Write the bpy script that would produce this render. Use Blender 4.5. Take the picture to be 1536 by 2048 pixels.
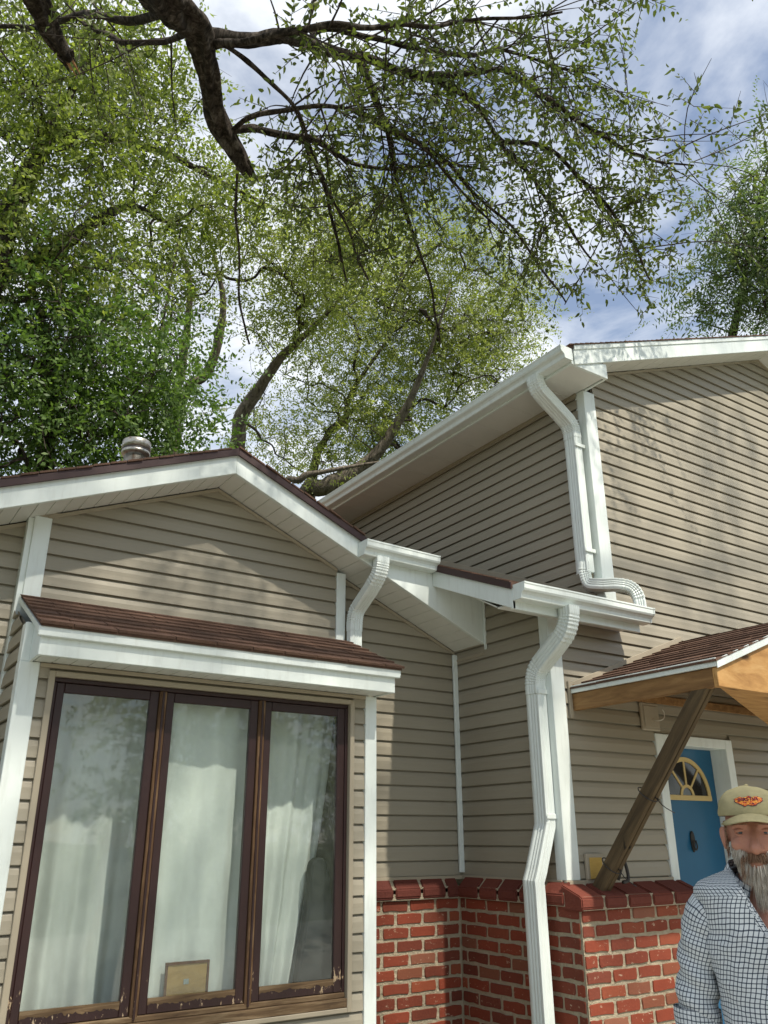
import bpy, bmesh, math, random
import numpy as np
from mathutils import Vector, Matrix, noise as mnoise

for o in list(bpy.data.objects): bpy.data.objects.remove(o)
SC = bpy.context.scene
COL = SC.collection
U = 0.1016          # one siding course; the house is laid out in these units
EYE = 1.62          # camera height above the ground
def V(x, y, z): return Vector((x*U, y*U, z*U + EYE))
rng = random.Random(7)

# ------------------------------------------------------------------ camera
cam = bpy.data.cameras.new('camera'); camo = bpy.data.objects.new('camera', cam); COL.objects.link(camo)
YAW, PITCH, ROLL = 0.5895, 0.378, -0.0028
fw = Vector((math.sin(YAW)*math.cos(PITCH), math.cos(YAW)*math.cos(PITCH), math.sin(PITCH)))
rt = Vector((math.cos(YAW), -math.sin(YAW), 0)); up = rt.cross(fw)
r2 = rt*math.cos(ROLL) + up*math.sin(ROLL); u2 = up*math.cos(ROLL) - rt*math.sin(ROLL)
M = Matrix(((r2.x, u2.x, -fw.x, 0), (r2.y, u2.y, -fw.y, 0), (r2.z, u2.z, -fw.z, EYE), (0, 0, 0, 1)))
camo.matrix_world = M
cam.sensor_fit = 'VERTICAL'; cam.sensor_height = 36; cam.lens = 1644.1/2048*36
cam.clip_start = 0.05; cam.clip_end = 2000
SC.camera = camo

# ------------------------------------------------------------------ sky, sun, exposure
SUN = Vector((0.075, -0.585, 0.807)).normalized()
w = bpy.data.worlds.new('World'); SC.world = w; w.use_nodes = True
nt = w.node_tree; nt.nodes.clear()
def wn(t, **k):
    n = nt.nodes.new(t)
    for a, b in k.items(): setattr(n, a, b)
    return n
sky = wn('ShaderNodeTexSky', sky_type='NISHITA', sun_disc=False)
sky.sun_elevation = math.asin(SUN.z); sky.sun_rotation = math.atan2(SUN.x, SUN.y)
sky.air_density = 1.0; sky.dust_density = 0.3; sky.ozone_density = 1.2
tc = wn('ShaderNodeTexCoord'); sep = wn('ShaderNodeSeparateXYZ'); nt.links.new(tc.outputs['Generated'], sep.inputs[0])
zc = wn('ShaderNodeMath', operation='MAXIMUM'); zc.inputs[1].default_value = 0.06; nt.links.new(sep.outputs[2], zc.inputs[0])
dv = wn('ShaderNodeVectorMath', operation='DIVIDE'); cmb = wn('ShaderNodeCombineXYZ')
for i in range(3): nt.links.new(zc.outputs[0], cmb.inputs[i])
nt.links.new(tc.outputs['Generated'], dv.inputs[0]); nt.links.new(cmb.outputs[0], dv.inputs[1])
no = wn('ShaderNodeTexNoise'); no.inputs['Scale'].default_value = 2.6; no.inputs['Detail'].default_value = 7; no.inputs['Roughness'].default_value = 0.55
no.inputs['Distortion'].default_value = 0.25
ofs = wn('ShaderNodeVectorMath', operation='ADD'); ofs.inputs[1].default_value = (3.7, 1.9, 0); nt.links.new(dv.outputs[0], ofs.inputs[0]); nt.links.new(ofs.outputs[0], no.inputs['Vector'])
cr = wn('ShaderNodeValToRGB'); cr.color_ramp.elements[0].position = 0.36; cr.color_ramp.elements[0].color = (.14, .14, .14, 1); cr.color_ramp.elements[1].position = 0.57; cr.color_ramp.elements[1].color = (.95, .95, .95, 1)
nt.links.new(no.outputs['Fac'], cr.inputs[0])
mx = wn('ShaderNodeMixRGB'); mx.inputs[2].default_value = (6.3, 6.6, 7.0, 1)
nt.links.new(cr.outputs[0], mx.inputs[0]); nt.links.new(sky.outputs[0], mx.inputs[1])
bg = wn('ShaderNodeBackground'); bg.inputs[1].default_value = 0.12
nt.links.new(mx.outputs[0], bg.inputs[0])
out = wn('ShaderNodeOutputWorld'); nt.links.new(bg.outputs[0], out.inputs[0])
sl = bpy.data.lights.new('sun', 'SUN'); sl.energy = 4.2; sl.angle = math.radians(1.0); sl.color = (1.0, 0.93, 0.82)
so = bpy.data.objects.new('sun', sl); COL.objects.link(so)
so.rotation_euler = SUN.to_track_quat('Z', 'Y').to_euler(); so.location = (0, -10, 30)
SC.view_settings.view_transform = 'Standard'; SC.view_settings.look = 'None'
SC.view_settings.exposure = 0.5; SC.view_settings.gamma = 1.0
SC.render.engine = 'CYCLES'
SC.cycles.max_bounces = 10; SC.cycles.transparent_max_bounces = 16

# ------------------------------------------------------------------ materials
MAT = {}
def lin(h):
    return tuple(((c/255)/12.92 if c/255 <= .04045 else ((c/255+.055)/1.055)**2.4) for c in h) + (1,)
class NT:
    def __init__(s, name):
        s.m = bpy.data.materials.new(name); s.m.use_nodes = True; s.t = s.m.node_tree; s.t.nodes.clear()
        s.out = s.n('ShaderNodeOutputMaterial'); MAT[name] = s.m
    def n(s, typ, ins=None, **k):
        nd = s.t.nodes.new(typ)
        for a, b in k.items(): setattr(nd, a, b)
        for a, b in (ins or {}).items():
            if hasattr(b, 'is_output'): s.t.links.new(b, nd.inputs[a])
            else: nd.inputs[a].default_value = b
        return nd
    def noise(s, scale, detail=4, rough=.55, vec=None, dist=0):
        nd = s.n('ShaderNodeTexNoise', {'Scale': scale, 'Detail': detail, 'Roughness': rough, 'Distortion': dist})
        if vec is not None: s.t.links.new(vec, nd.inputs['Vector'])
        return nd.outputs['Fac']
    def ramp(s, fac, *stops):
        nd = s.n('ShaderNodeValToRGB'); e = nd.color_ramp.elements
        while len(e) < len(stops): e.new(0.5)
        for el, (p, c) in zip(e, stops):
            el.position = p; el.color = c if len(c) == 4 else tuple(c)+(1,)
        s.t.links.new(fac, nd.inputs[0]); return nd.outputs[0]
    def mix(s, fac, a, b, mode='MIX'):
        nd = s.n('ShaderNodeMixRGB', blend_type=mode)
        for i, v in enumerate((fac, a, b)):
            if hasattr(v, 'is_output'): s.t.links.new(v, nd.inputs[i])
            else: nd.inputs[i].default_value = v if i == 0 else (tuple(v) if len(v) == 4 else tuple(v)+(1,))
        return nd.outputs[0]
    def math(s, op, a, b=0.0, c=None):
        nd = s.n('ShaderNodeMath', operation=op)
        for i, v in enumerate((a, b) if c is None else (a, b, c)):
            if hasattr(v, 'is_output'): s.t.links.new(v, nd.inputs[i])
            else: nd.inputs[i].default_value = v
        return nd.outputs[0]
    def mapping(s, scale, src='Object', rot=(0, 0, 0)):
        t = s.n('ShaderNodeTexCoord'); m = s.n('ShaderNodeMapping', {'Scale': scale, 'Rotation': rot})
        s.t.links.new(t.outputs[src], m.inputs['Vector']); return m.outputs[0]
    def world(s, scale=(1, 1, 1)):
        g = s.n('ShaderNodeNewGeometry'); m = s.n('ShaderNodeMapping', {'Scale': scale})
        s.t.links.new(g.outputs['Position'], m.inputs['Vector']); return m.outputs[0]
    def objrand(s): return s.n('ShaderNodeObjectInfo').outputs['Random']
    def bump(s, h, strength=.3, dist=.01):
        nd = s.n('ShaderNodeBump', {'Strength': strength, 'Distance': dist}); s.t.links.new(h, nd.inputs['Height']); return nd.outputs[0]
    def bsdf(s, col, rough=.6, normal=None, spec=.4, metal=0.0, **kw):
        nd = s.n('ShaderNodeBsdfPrincipled')
        for key, v in (('Base Color', col), ('Roughness', rough), ('Specular IOR Level', spec), ('Metallic', metal)):
            if hasattr(v, 'is_output'): s.t.links.new(v, nd.inputs[key])
            else: nd.inputs[key].default_value = v if not isinstance(v, tuple) else (v if len(v) == 4 else v+(1,))
        if normal is not None: s.t.links.new(normal, nd.inputs['Normal'])
        for k, v in kw.items(): nd.inputs[k].default_value = v
        return nd.outputs[0]
    def done(s, sh): s.t.links.new(sh, s.out.inputs[0]); return s.m
def C(*h): return lin(h)

# vinyl siding: clay beige, faint embossed grain, per-board tone, light grime
m = NT('siding'); v = m.world((3, 3, 40)); g = m.noise(2.0, 4, .6, v)
d = m.noise(1.1, 5, .6, m.world((1, 1, 1)))
base = m.mix(m.objrand(), C(143, 136, 119), C(152, 145, 128))
base = m.mix(m.math('MULTIPLY', m.ramp(d, (.45, (0, 0, 0)), (.75, (1, 1, 1))), .16), base, C(132, 121, 101))
base = m.mix(m.math('MULTIPLY', g, .10), base, C(188, 177, 158))
m.done(m.bsdf(base, .48, m.bump(g, .10, .004), .35))
m = NT('siding_trim'); g = m.noise(9, 4); m.done(m.bsdf(m.mix(g, C(150, 140, 120), C(163, 153, 134)), .5))
# white coated aluminium
m = NT('white_metal'); g = m.noise(2.3, 5, .6, m.world()); g2 = m.noise(30, 3, .6, m.world((1, 1, .15)))
b = m.mix(m.math('MULTIPLY', m.ramp(g, (.42, (0, 0, 0)), (.72, (1, 1, 1))), .30), C(219, 226, 221), C(199, 206, 199))
b = m.mix(m.math('MULTIPLY', m.ramp(g2, (.52, (0, 0, 0)), (.8, (1, 1, 1))), .24), b, C(160, 160, 148))
m.done(m.bsdf(b, .32, m.bump(g, .18, .02), .45))
m = NT('white_soffit'); g = m.noise(4, 4, .6, m.world()); m.done(m.bsdf(m.mix(g, C(205, 206, 198), C(226, 227, 220)), .5, m.bump(g, .1, .01)))
m = NT('bronze_edge'); g = m.noise(20, 4); m.done(m.bsdf(m.mix(g, C(50, 32, 30), C(66, 44, 41)), .5))
# asphalt shingle
m = NT('shingle'); gr = m.n('ShaderNodeTexVoronoi', {'Scale': 330.0}); vv = m.world(); m.t.links.new(vv, gr.inputs['Vector'])
n1 = m.noise(16, 5, .6, vv)
b = m.mix(m.objrand(), C(72, 54, 48), C(98, 74, 62))
b = m.mix(m.ramp(n1, (.4, (0, 0, 0)), (.66, (1, 1, 1))), b, C(58, 44, 41))
b = m.mix(.38, b, m.mix(m.math('MULTIPLY', gr.outputs['Distance'], 1.6), C(40, 31, 30), C(140, 112, 94)))
m.done(m.bsdf(b, .92, m.bump(gr.outputs['Distance'], .6, .004), .15))
# brick
m = NT('brick'); vo = m.mapping((1, 1, 1)); wv = m.world()
r = m.objrand(); n1 = m.noise(18, 6, .65, wv); n2 = m.noise(70, 5, .7, wv)
b = m.ramp(r, (0, C(76, 40, 34)), (.18, C(104, 48, 36)), (.42, C(130, 58, 40)), (.62, C(116, 54, 40)), (.76, C(92, 50, 42)), (.87, C(146, 76, 50)), (.95, C(112, 76, 58)), (1, C(140, 100, 80)))
b = m.mix(m.math('MULTIPLY', n1, .5), b, C(84, 40, 31)); b = m.mix(m.math('MULTIPLY', n2, .34), b, C(172, 90, 60))
sm = m.noise(26, 6, .7, m.world((1, 1, 1.6)), .4)
b = m.mix(m.math('MULTIPLY', m.ramp(sm, (.62, (0, 0, 0)), (.69, (1, 1, 1))), .8), b, C(196, 176, 150))
m.done(m.bsdf(b, .8, m.bump(n2, .5, .006), .25))
m = NT('coping_brick'); wv = m.world(); n1 = m.noise(22, 6, .65, wv); n2 = m.noise(85, 5, .7, wv)
b = m.mix(m.objrand(), C(78, 44, 38), C(116, 62, 48)); b = m.mix(m.math('MULTIPLY', n1, .5), b, C(70, 36, 34)); b = m.mix(m.math('MULTIPLY', n2, .3), b, C(150, 78, 62))
m.done(m.bsdf(b, .85, m.bump(n1, .8, .012), .2))
m = NT('mortar'); wv = m.world(); n1 = m.noise(30, 6, .7, wv); n2 = m.noise(130, 4, .7, wv)
b = m.mix(n1, C(158, 146, 122), C(216, 203, 176)); b = m.mix(m.math('MULTIPLY', n2, .3), b, C(120, 106, 88))
m.done(m.bsdf(b, .95, m.bump(n1, 1.0, .035), .1))
# woods
def wood(name, c1, c2, c3, scale, rough=.7, src='Object', knots=True, rot=(0, 0, 0)):
    m = NT(name)
    if any(rot):
        v0 = m.mapping((1, 1, 1), src, rot); mp = m.n('ShaderNodeMapping', {'Scale': scale}); m.t.links.new(v0, mp.inputs['Vector']); v = mp.outputs[0]
    else: v = m.mapping(scale, src)
    g = m.noise(3.0, 7, .62, v, .6); f = m.noise(22, 4, .6, v)
    b = m.ramp(g, (.28, c1), (.5, c2), (.72, c3)); b = m.mix(m.math('MULTIPLY', f, .35), b, c1)
    if knots:
        k = m.n('ShaderNodeTexVoronoi', {'Scale': 2.6}); m.t.links.new(m.mapping(tuple(max(.6, s*.32) for s in scale), src), k.inputs['Vector'])
        b = m.mix(m.ramp(k.outputs['Distance'], (.05, (1, 1, 1)), (.12, (0, 0, 0))), b, tuple(x*.35 for x in c1[:3]))
    m.done(m.bsdf(b, rough, m.bump(f, .25, .004), .3)); return m
wood('pine', C(108, 78, 46), C(138, 104, 64), C(160, 126, 82), (6, 1.2, 9))
wood('plywood', C(150, 108, 62), C(186, 142, 86), C(206, 166, 110), (1.3, 8, 5))
wood('treated_wood', C(56, 46, 32), C(86, 71, 49), C(110, 93, 66), (12, 12, 1.0), .8, rot=(-.70, 0, 0))
wood('weathered_wood', C(62, 44, 30), C(98, 74, 50), C(136, 112, 84), (14, 14, 1.4), .85)
wood('sill_wood', C(66, 50, 36), C(104, 84, 60), C(146, 126, 98), (1.3, 14, 16), .85)
wood('tan_board', C(140, 112, 66), C(160, 130, 80), C(174, 144, 92), (4, 4, 9), .55, knots=False)
wood('frame_wood', C(70, 42, 24), C(94, 58, 34), C(108, 70, 42), (14, 14, 14), .5, knots=False)
# peeling brown window paint
m = NT('brown_paint'); wv = m.world(); n1 = m.noise(34, 6, .7, m.world((1, 1, .35)), .3); low = m.noise(5, 4, .6, wv)
zz = m.n('ShaderNodeSeparateXYZ'); m.t.links.new(wv, zz.inputs[0])
pz = m.math('MULTIPLY', m.math('SUBTRACT', 1.02, zz.outputs[2]), 1.1)           # weather has worn the bottom rails most
pe = m.math('ADD', m.math('ADD', n1, m.math('MULTIPLY', low, .14)), m.math('MAXIMUM', m.math('MINIMUM', pz, .11), 0.0))
b = m.mix(m.ramp(pe, (.775, (0, 0, 0)), (.79, (1, 1, 1))), m.mix(n1, C(38, 22, 21), C(54, 32, 30)), m.mix(low, C(150, 122, 90), C(186, 168, 140)))
m.done(m.bsdf(b, .42, m.bump(pe, .4, .006), .45))
# thin glass: physical fresnel of a pane
m = NT('glass'); wv = m.world(); dirt = m.noise(7, 6, .7, wv)
gg = m.n('ShaderNodeNewGeometry'); dt = m.n('ShaderNodeVectorMath', operation='DOT_PRODUCT')
m.t.links.new(gg.outputs['Incoming'], dt.inputs[0]); m.t.links.new(gg.outputs['Normal'], dt.inputs[1])
frs = m.math('ADD', .034, m.math('MULTIPLY', .95, m.math('POWER', m.math('SUBTRACT', 1.0, m.math('ABSOLUTE', dt.outputs['Value'])), 5.0)))
gl = m.n('ShaderNodeBsdfGlossy', {'Roughness': .02, 'Color': (1, 1, 1, 1)})
m.t.links.new(m.bump(m.noise(1.3, 2, .5, wv), .05, .05), gl.inputs['Normal'])
tr = m.n('ShaderNodeBsdfTransparent', {'Color': (.95, .98, .96, 1)}); df = m.n('ShaderNodeBsdfDiffuse', {'Color': (.55, .6, .55, 1)})
a = m.n('ShaderNodeMixShader', {0: frs, 1: tr.outputs[0], 2: gl.outputs[0]})
a2 = m.n('ShaderNodeMixShader', {0: m.math('MULTIPLY', m.ramp(dirt, (.4, (.25, .25, .25)), (.8, (1, 1, 1))), .06), 1: a.outputs[0], 2: df.outputs[0]})
m.done(a2.outputs[0])
m = NT('curtain'); n1 = m.noise(60, 3); df = m.n('ShaderNodeBsdfDiffuse', {'Color': (.80, .82, .79, 1)}); ts = m.n('ShaderNodeBsdfTranslucent', {'Color': (.7, .72, .68, 1)})
a = m.n('ShaderNodeMixShader', {0: .25, 1: df.outputs[0], 2: ts.outputs[0]}); m.done(a.outputs[0])
m = NT('dark_cloth'); n1 = m.noise(80, 3); m.done(m.bsdf(m.mix(n1, (.012, .014, .015), (.022, .024, .026)), .8))
m = NT('interior'); n1 = m.noise(3, 3); m.done(m.bsdf(m.mix(n1, C(96, 92, 82), C(112, 106, 94)), .9))
m = NT('door_blue'); n1 = m.noise(3, 5, .6, m.world()); n2 = m.noise(40, 3, .6, m.world((1, 1, .1)))
b = m.mix(n1, C(18, 80, 114), C(26, 95, 132)); b = m.mix(m.math('MULTIPLY', n2, .10), b, C(12, 70, 104)); m.done(m.bsdf(b, .32, m.bump(n2, .05, .003), .5))
m = NT('cream_frame'); n1 = m.noise(20, 4); m.done(m.bsdf(m.mix(n1, C(184, 160, 104), C(206, 182, 124)), .5))
m = NT('black_iron'); n1 = m.noise(60, 4); m.done(m.bsdf(m.mix(n1, (.012, .011, .010), (.03, .025, .02)), .5, m.bump(n1, .3, .004)))
m = NT('dark_pane'); n1 = m.noise(4, 3); m.done(m.bsdf(m.mix(n1, (.012, .012, .012), (.03, .028, .024)), .06, None, .6))
m = NT('galvanised'); v = m.mapping((1, 1, .08)); n1 = m.noise(26, 4, .6, v); n2 = m.noise(9, 4)
b = m.mix(n1, C(120, 118, 112), C(214, 210, 200)); m.done(m.bsdf(m.mix(m.ramp(n2, (.5, (0, 0, 0)), (.8, (1, 1, 1))), b, C(120, 96, 76)), .34, None, .5, .85))
m = NT('wire'); n1 = m.noise(50, 2); m.done(m.bsdf(m.mix(n1, (.02, .018, .016), (.04, .035, .03)), .5))
m = NT('pale_wire'); n1 = m.noise(50, 2); m.done(m.bsdf(m.mix(n1, C(190, 184, 170), C(214, 208, 196)), .5))
m = NT('yellow_ply'); n1 = m.noise(14, 5, .6, m.mapping((1, 1, 6))); m.done(m.bsdf(m.mix(n1, C(170, 136, 62), C(200, 166, 88)), .7))
m = NT('label_print'); n1 = m.noise(300, 2); m.done(m.bsdf(m.mix(m.ramp(n1, (.45, (0, 0, 0)), (.55, (1, 1, 1))), C(96, 104, 104), C(170, 178, 176)), .5))
# ground
m = NT('lawn'); n1 = m.noise(2.5, 6, .65, m.world()); n2 = m.noise(45, 4, .7, m.world())
b = m.mix(n1, (.035, .065, .015), (.075, .10, .03)); b = m.mix(m.math('MULTIPLY', n2, .6), b, (.11, .12, .05)); m.done(m.bsdf(b, .95, m.bump(n2, .8, .05), .1))
m = NT('concrete'); n1 = m.noise(3, 6, .65, m.world()); m.done(m.bsdf(m.mix(n1, C(150, 146, 136), C(186, 182, 172)), .9, m.bump(n1, .3, .01)))
# bark and leaves
m = NT('bark'); v = m.mapping((7, 7, 1.5)); n1 = m.noise(3.2, 7, .68, v, .8); n2 = m.noise(14, 5, .7, m.mapping((4, 4, 1.3)))
b = m.ramp(n1, (.38, (.012, .009, .007)), (.52, (.07, .056, .045)), (.68, (.22, .19, .16))); b = m.mix(m.math('MULTIPLY', n2, .4), b, (.05, .042, .03))
m.done(m.bsdf(b, .9, m.bump(n1, 1.0, .05), .15))
m = NT('bark_pale'); v = m.mapping((5, 5, 1.2)); n1 = m.noise(3.2, 7, .68, v, .8)
b = m.ramp(n1, (.34, (.07, .058, .045)), (.55, (.19, .16, .125)), (.75, (.31, .265, .21))); m.done(m.bsdf(b, .9, m.bump(n1, 1.0, .05), .15))
m = NT('twig'); n1 = m.noise(6, 4); m.done(m.bsdf(m.mix(n1, (.028, .02, .014), (.06, .045, .034)), .85))
m = NT('split_wood'); v = m.mapping((20, 20, 2)); n1 = m.noise(3, 6, .6, v); m.done(m.bsdf(m.mix(n1, C(150, 100, 62), C(206, 164, 118)), .8, m.bump(n1, .8, .02)))
def leafmat(name, c1, c2, c3, trans=.45):
    m = NT(name); g = m.n('ShaderNodeNewGeometry'); r = m.math('FRACT', m.math('ADD', g.outputs['Random Per Island'], m.objrand()))
    b = m.ramp(r, (0, c1), (.55, c2), (1, c3))
    p = m.bsdf(b, .45, None, .35)
    t = m.n('ShaderNodeBsdfTranslucent'); bt = m.mix(1.0, b, (1.1, 1.2, .55), 'MULTIPLY'); m.t.links.new(bt, t.inputs[0])
    a = m.n('ShaderNodeMixShader', {0: trans, 1: p, 2: t.outputs[0]}); m.done(a.outputs[0])
leafmat('leaf_near', (.075, .10, .03), (.125, .16, .045), (.20, .235, .07), .5)
leafmat('leaf_dark', (.065, .115, .03), (.11, .185, .05), (.18, .27, .075), .5)
leafmat('leaf_mid', (.13, .17, .045), (.215, .265, .07), (.32, .36, .11), .55)
leafmat('leaf_light', (.185, .22, .07), (.28, .32, .105), (.40, .42, .17), .58)
leafmat('leaf_blue', (.085, .13, .055), (.14, .20, .085), (.21, .27, .12), .5)
# person
m = NT('skin'); wv = m.world(); n1 = m.noise(30, 5, .6, wv); n2 = m.noise(140, 3, .6, wv)
b = m.mix(n1, C(158, 108, 88), C(186, 136, 114)); b = m.mix(m.math('MULTIPLY', n2, .3), b, C(142, 82, 66)); m.done(m.bsdf(b, .5, m.bump(n2, .25, .002), .4, **{'Subsurface Weight': .05, 'Subsurface Scale': .01}))
m = NT('cap_cloth'); uv = m.mapping((220, 220, 220)); n1 = m.noise(1.2, 3, .6, uv); n2 = m.noise(9, 4)
b = m.mix(n2, C(146, 138, 104), C(166, 158, 122)); b = m.mix(m.math('MULTIPLY', n1, .2), b, C(128, 118, 82)); m.done(m.bsdf(b, .9, m.bump(n1, .3, .001), .15))
m = NT('shirt'); uv = m.n('ShaderNodeTexCoord').outputs['UV']; sx = m.n('ShaderNodeSeparateXYZ'); m.t.links.new(uv, sx.inputs[0])
def line(sock, wdt): return m.math('LESS_THAN', m.math('FRACT', m.math('DIVIDE', sock, .0118)), wdt)
lu, lv = line(sx.outputs[0], .23), line(sx.outputs[1], .23)
s_ = m.math('ADD', lu, lv); fab = m.noise(400, 2)
b = m.ramp(m.math('MULTIPLY', s_, .5), (0, C(200, 206, 208)), (.5, C(84, 93, 104)), (1, C(30, 34, 44)))
m.done(m.bsdf(m.mix(m.math('MULTIPLY', fab, .15), b, C(120, 124, 130)), .85, m.bump(fab, .2, .001), .15))
m = NT('denim'); n1 = m.noise(120, 3); m.done(m.bsdf(m.mix(n1, (.03, .045, .09), (.06, .08, .14)), .9))
m = NT('shoe'); n1 = m.noise(20, 3); m.done(m.bsdf(m.mix(n1, (.03, .02, .014), (.05, .035, .025)), .5))
m = NT('hair_grey'); r = m.n('ShaderNodeNewGeometry').outputs['Random Per Island']; m.done(m.bsdf(m.ramp(r, (0, C(112, 100, 86)), (.35, C(164, 154, 138)), (1, C(210, 205, 194))), .55))
m = NT('hair_red'); r = m.n('ShaderNodeNewGeometry').outputs['Random Per Island']; m.done(m.bsdf(m.ramp(r, (0, C(78, 54, 38)), (.5, C(122, 88, 62)), (1, C(166, 140, 114))), .55))
m = NT('eye_white'); n1 = m.noise(30, 2); m.done(m.bsdf(m.mix(n1, C(150, 140, 130), C(170, 160, 150)), .2))
m = NT('iris'); n1 = m.noise(200, 2); m.done(m.bsdf(m.mix(n1, (.02, .025, .03), (.06, .07, .08)), .1))
m = NT('emblem'); v = m.mapping((1, 1, 1.2), 'Generated'); n1 = m.noise(7, 3, .5, v, 1.4)
m.done(m.bsdf(m.ramp(n1, (.30, C(60, 20, 60)), (.40, C(150, 40, 30)), (.50, C(214, 90, 36)), (.60, C(238, 186, 70)), (.66, C(70, 24, 20)), (.8, C(222, 120, 40))), .7))
m = NT('emblem_dark'); n1 = m.noise(30, 3); m.done(m.bsdf(m.mix(n1, C(56, 22, 40), C(92, 34, 70)), .7))

# ------------------------------------------------------------------ object helpers
WO = {}
def tag(o, label=None, cat=None, group=None, kind=None):
    for k, v in (('label', label), ('category', cat), ('group', group), ('kind', kind)):
        if v: o[k] = v
    return o
def link(o, parent=None, loc=Vector((0, 0, 0))):
    COL.objects.link(o); loc = Vector(loc)
    WO[o] = loc
    if parent is not None: o.parent = parent; o.location = loc - WO[parent]
    else: o.location = loc
    return o
def thing(name, loc, label, cat, group=None):
    o = bpy.data.objects.new(name, None); o.empty_display_size = .2; link(o, None, loc); return tag(o, label, cat, group)
def mk(name, verts, faces, mat, parent=None, smooth=False, uvs=None):
    vs = np.array([tuple(v) for v in verts], dtype=float); c = (vs.min(0)+vs.max(0))/2; c[2] = vs[:, 2].min()
    me = bpy.data.meshes.new(name); me.from_pydata((vs-c).tolist(), [], [tuple(f) for f in faces]); me.update()
    if smooth: me.polygons.foreach_set('use_smooth', [True]*len(me.polygons))
    if uvs is not None:
        ul = me.uv_layers.new(name='UVMap'); li = np.empty(len(me.loops), int); me.loops.foreach_get('vertex_index', li)
        ul.data.foreach_set('uv', np.array(uvs, dtype=float)[li].ravel())
    me.materials.append(MAT[mat] if isinstance(mat, str) else mat)
    return link(bpy.data.objects.new(name, me), parent, Vector(c))
def inst(name, src, parent, loc, rot=None, scale=None):
    o = bpy.data.objects.new(name, src); link(o, parent, loc)
    if rot is not None: o.rotation_euler = rot
    if scale is not None: o.scale = scale
    return o
def boxv(a, b):
    (x0, y0, z0), (x1, y1, z1) = a, b
    vs = [(x0, y0, z0), (x1, y0, z0), (x1, y1, z0), (x0, y1, z0), (x0, y0, z1), (x1, y0, z1), (x1, y1, z1), (x0, y1, z1)]
    return vs, [(0, 3, 2, 1), (4, 5, 6, 7), (0, 1, 5, 4), (1, 2, 6, 5), (2, 3, 7, 6), (3, 0, 4, 7)]
def ubox(name, a, b, mat, parent=None, bev=0.03):
    """box between two corners in house units, edges slightly bevelled"""
    vs, fs = boxv(a, b); o = mk(name, [V(*v) for v in vs], fs, mat, parent); return bevel(o, bev*U)
def bevel(o, wd, seg=1):
    if wd <= 0: return o
    bm = bmesh.new(); bm.from_mesh(o.data)
    bmesh.ops.recalc_face_normals(bm, faces=bm.faces)
    bmesh.ops.bevel(bm, geom=bm.edges[:], offset=wd, segments=seg, affect='EDGES', clamp_overlap=True)
    bm.to_mesh(o.data); bm.free(); return o
def prism(name, poly, ax, t0, t1, mat, parent=None, bev=0.03):
    """extrude a polygon (house units). ax='y': poly in (x,z); ax='x': poly in (y,z)"""
    f = (lambda p, t: V(p[0], t, p[1])) if ax == 'y' else ((lambda p, t: V(t, p[0], p[1])) if ax == 'x' else (lambda p, t: V(p[0], p[1], t)))
    n = len(poly); vs = [f(p, t0) for p in poly]+[f(p, t1) for p in poly]
    fs = [tuple(range(n)), tuple(range(2*n-1, n-1, -1))]+[(i, i+n, (i+1) % n+n, (i+1) % n) for i in range(n)]
    o = mk(name, vs, fs, mat, parent); return bevel(o, bev*U)
def join_geo(parts):
    vs, fs = [], []
    for v, f in parts:
        k = len(vs); vs += list(v); fs += [tuple(i+k for i in q) for q in f]
    return vs, fs
def catmull(pts, n):
    P = [np.array(p, float) for p in pts]; P = [2*P[0]-P[1]]+P+[2*P[-1]-P[-2]]; out = []
    for i in range(1, len(P)-2):
        for k in range(n):
            t = k/n; a, b, c, d = P[i-1:i+3]
            out.append(.5*((2*b)+(-a+c)*t+(2*a-5*b+4*c-d)*t*t+(-a+3*b-3*c+d)*t**3))
    out.append(P[-2]); return out
def tube_geo(path, sides=8, smooth=3, jit=0.0, cap=True, kink=0.0):
    """tapered tube through (x,y,z,r) points"""
    pts = catmull(path, smooth) if smooth > 1 else [np.array(p, float) for p in path]
    if kink:
        for p in pts[1:]: nv = mnoise.noise_vector(Vector(p[:3])*3.1); p[:3] += np.array(nv)*kink; p[3] *= 1+.25*mnoise.noise(Vector(p[:3])*9)
    vs, fs = [], []; prev = None
    for i, p in enumerate(pts):
        d = pts[min(i+1, len(pts)-1)][:3]-pts[max(i-1, 0)][:3]; d = d/(np.linalg.norm(d)+1e-9)
        if prev is None:
            a = np.cross(d, (0.3, 0.9, 0.2)); 
        else: a = prev-d*np.dot(prev, d)
        a = a/(np.linalg.norm(a)+1e-9); prev = a; b = np.cross(d, a)
        for s in range(sides):
            an = 2*math.pi*s/sides; r = max(p[3], .0012)*(1+.32*jit*math.sin(an*5+p[2]*3+4*mnoise.noise(Vector((p[0]*2, p[1]*2, p[2]*2))))+jit*(mnoise.noise(Vector((p[0]*4+math.cos(an)*1.3, p[1]*4+math.sin(an)*1.3, p[2]*3))))+.4*jit*mnoise.noise(Vector((p[0]*5+math.cos(an)*4.5, p[1]*5+math.sin(an)*4.5, p[2]*3))))
            vs.append(tuple(p[:3]+(a*math.cos(an)+b*math.sin(an))*r))
        if i: 
            k = i*sides
            fs += [(k-sides+s, k-sides+(s+1) % sides, k+(s+1) % sides, k+s) for s in range(sides)]
    if cap and sides > 3:
        fs.append(tuple(range(sides-1, -1, -1))); k = (len(pts)-1)*sides; fs.append(tuple(k+s for s in range(sides)))
    return vs, fs

# ------------------------------------------------------------------ ground
GZ = -EYE/U
def sheet(name, x0, x1, y0, y1, z, mat):
    o = mk(name, [(x0, y0, z), (x1, y0, z), (x1, y1, z), (x0, y1, z)], [(0, 1, 2, 3)], mat); return tag(o, kind='structure')
sheet('ground', -400, 400, -400, 400, 0, 'lawn')
sheet('bounce_slab', -3.6, 12.5, -7.5, 3.6, .004, 'concrete')  # added pale slab, out of view, to bounce daylight onto walls and soffits

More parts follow.
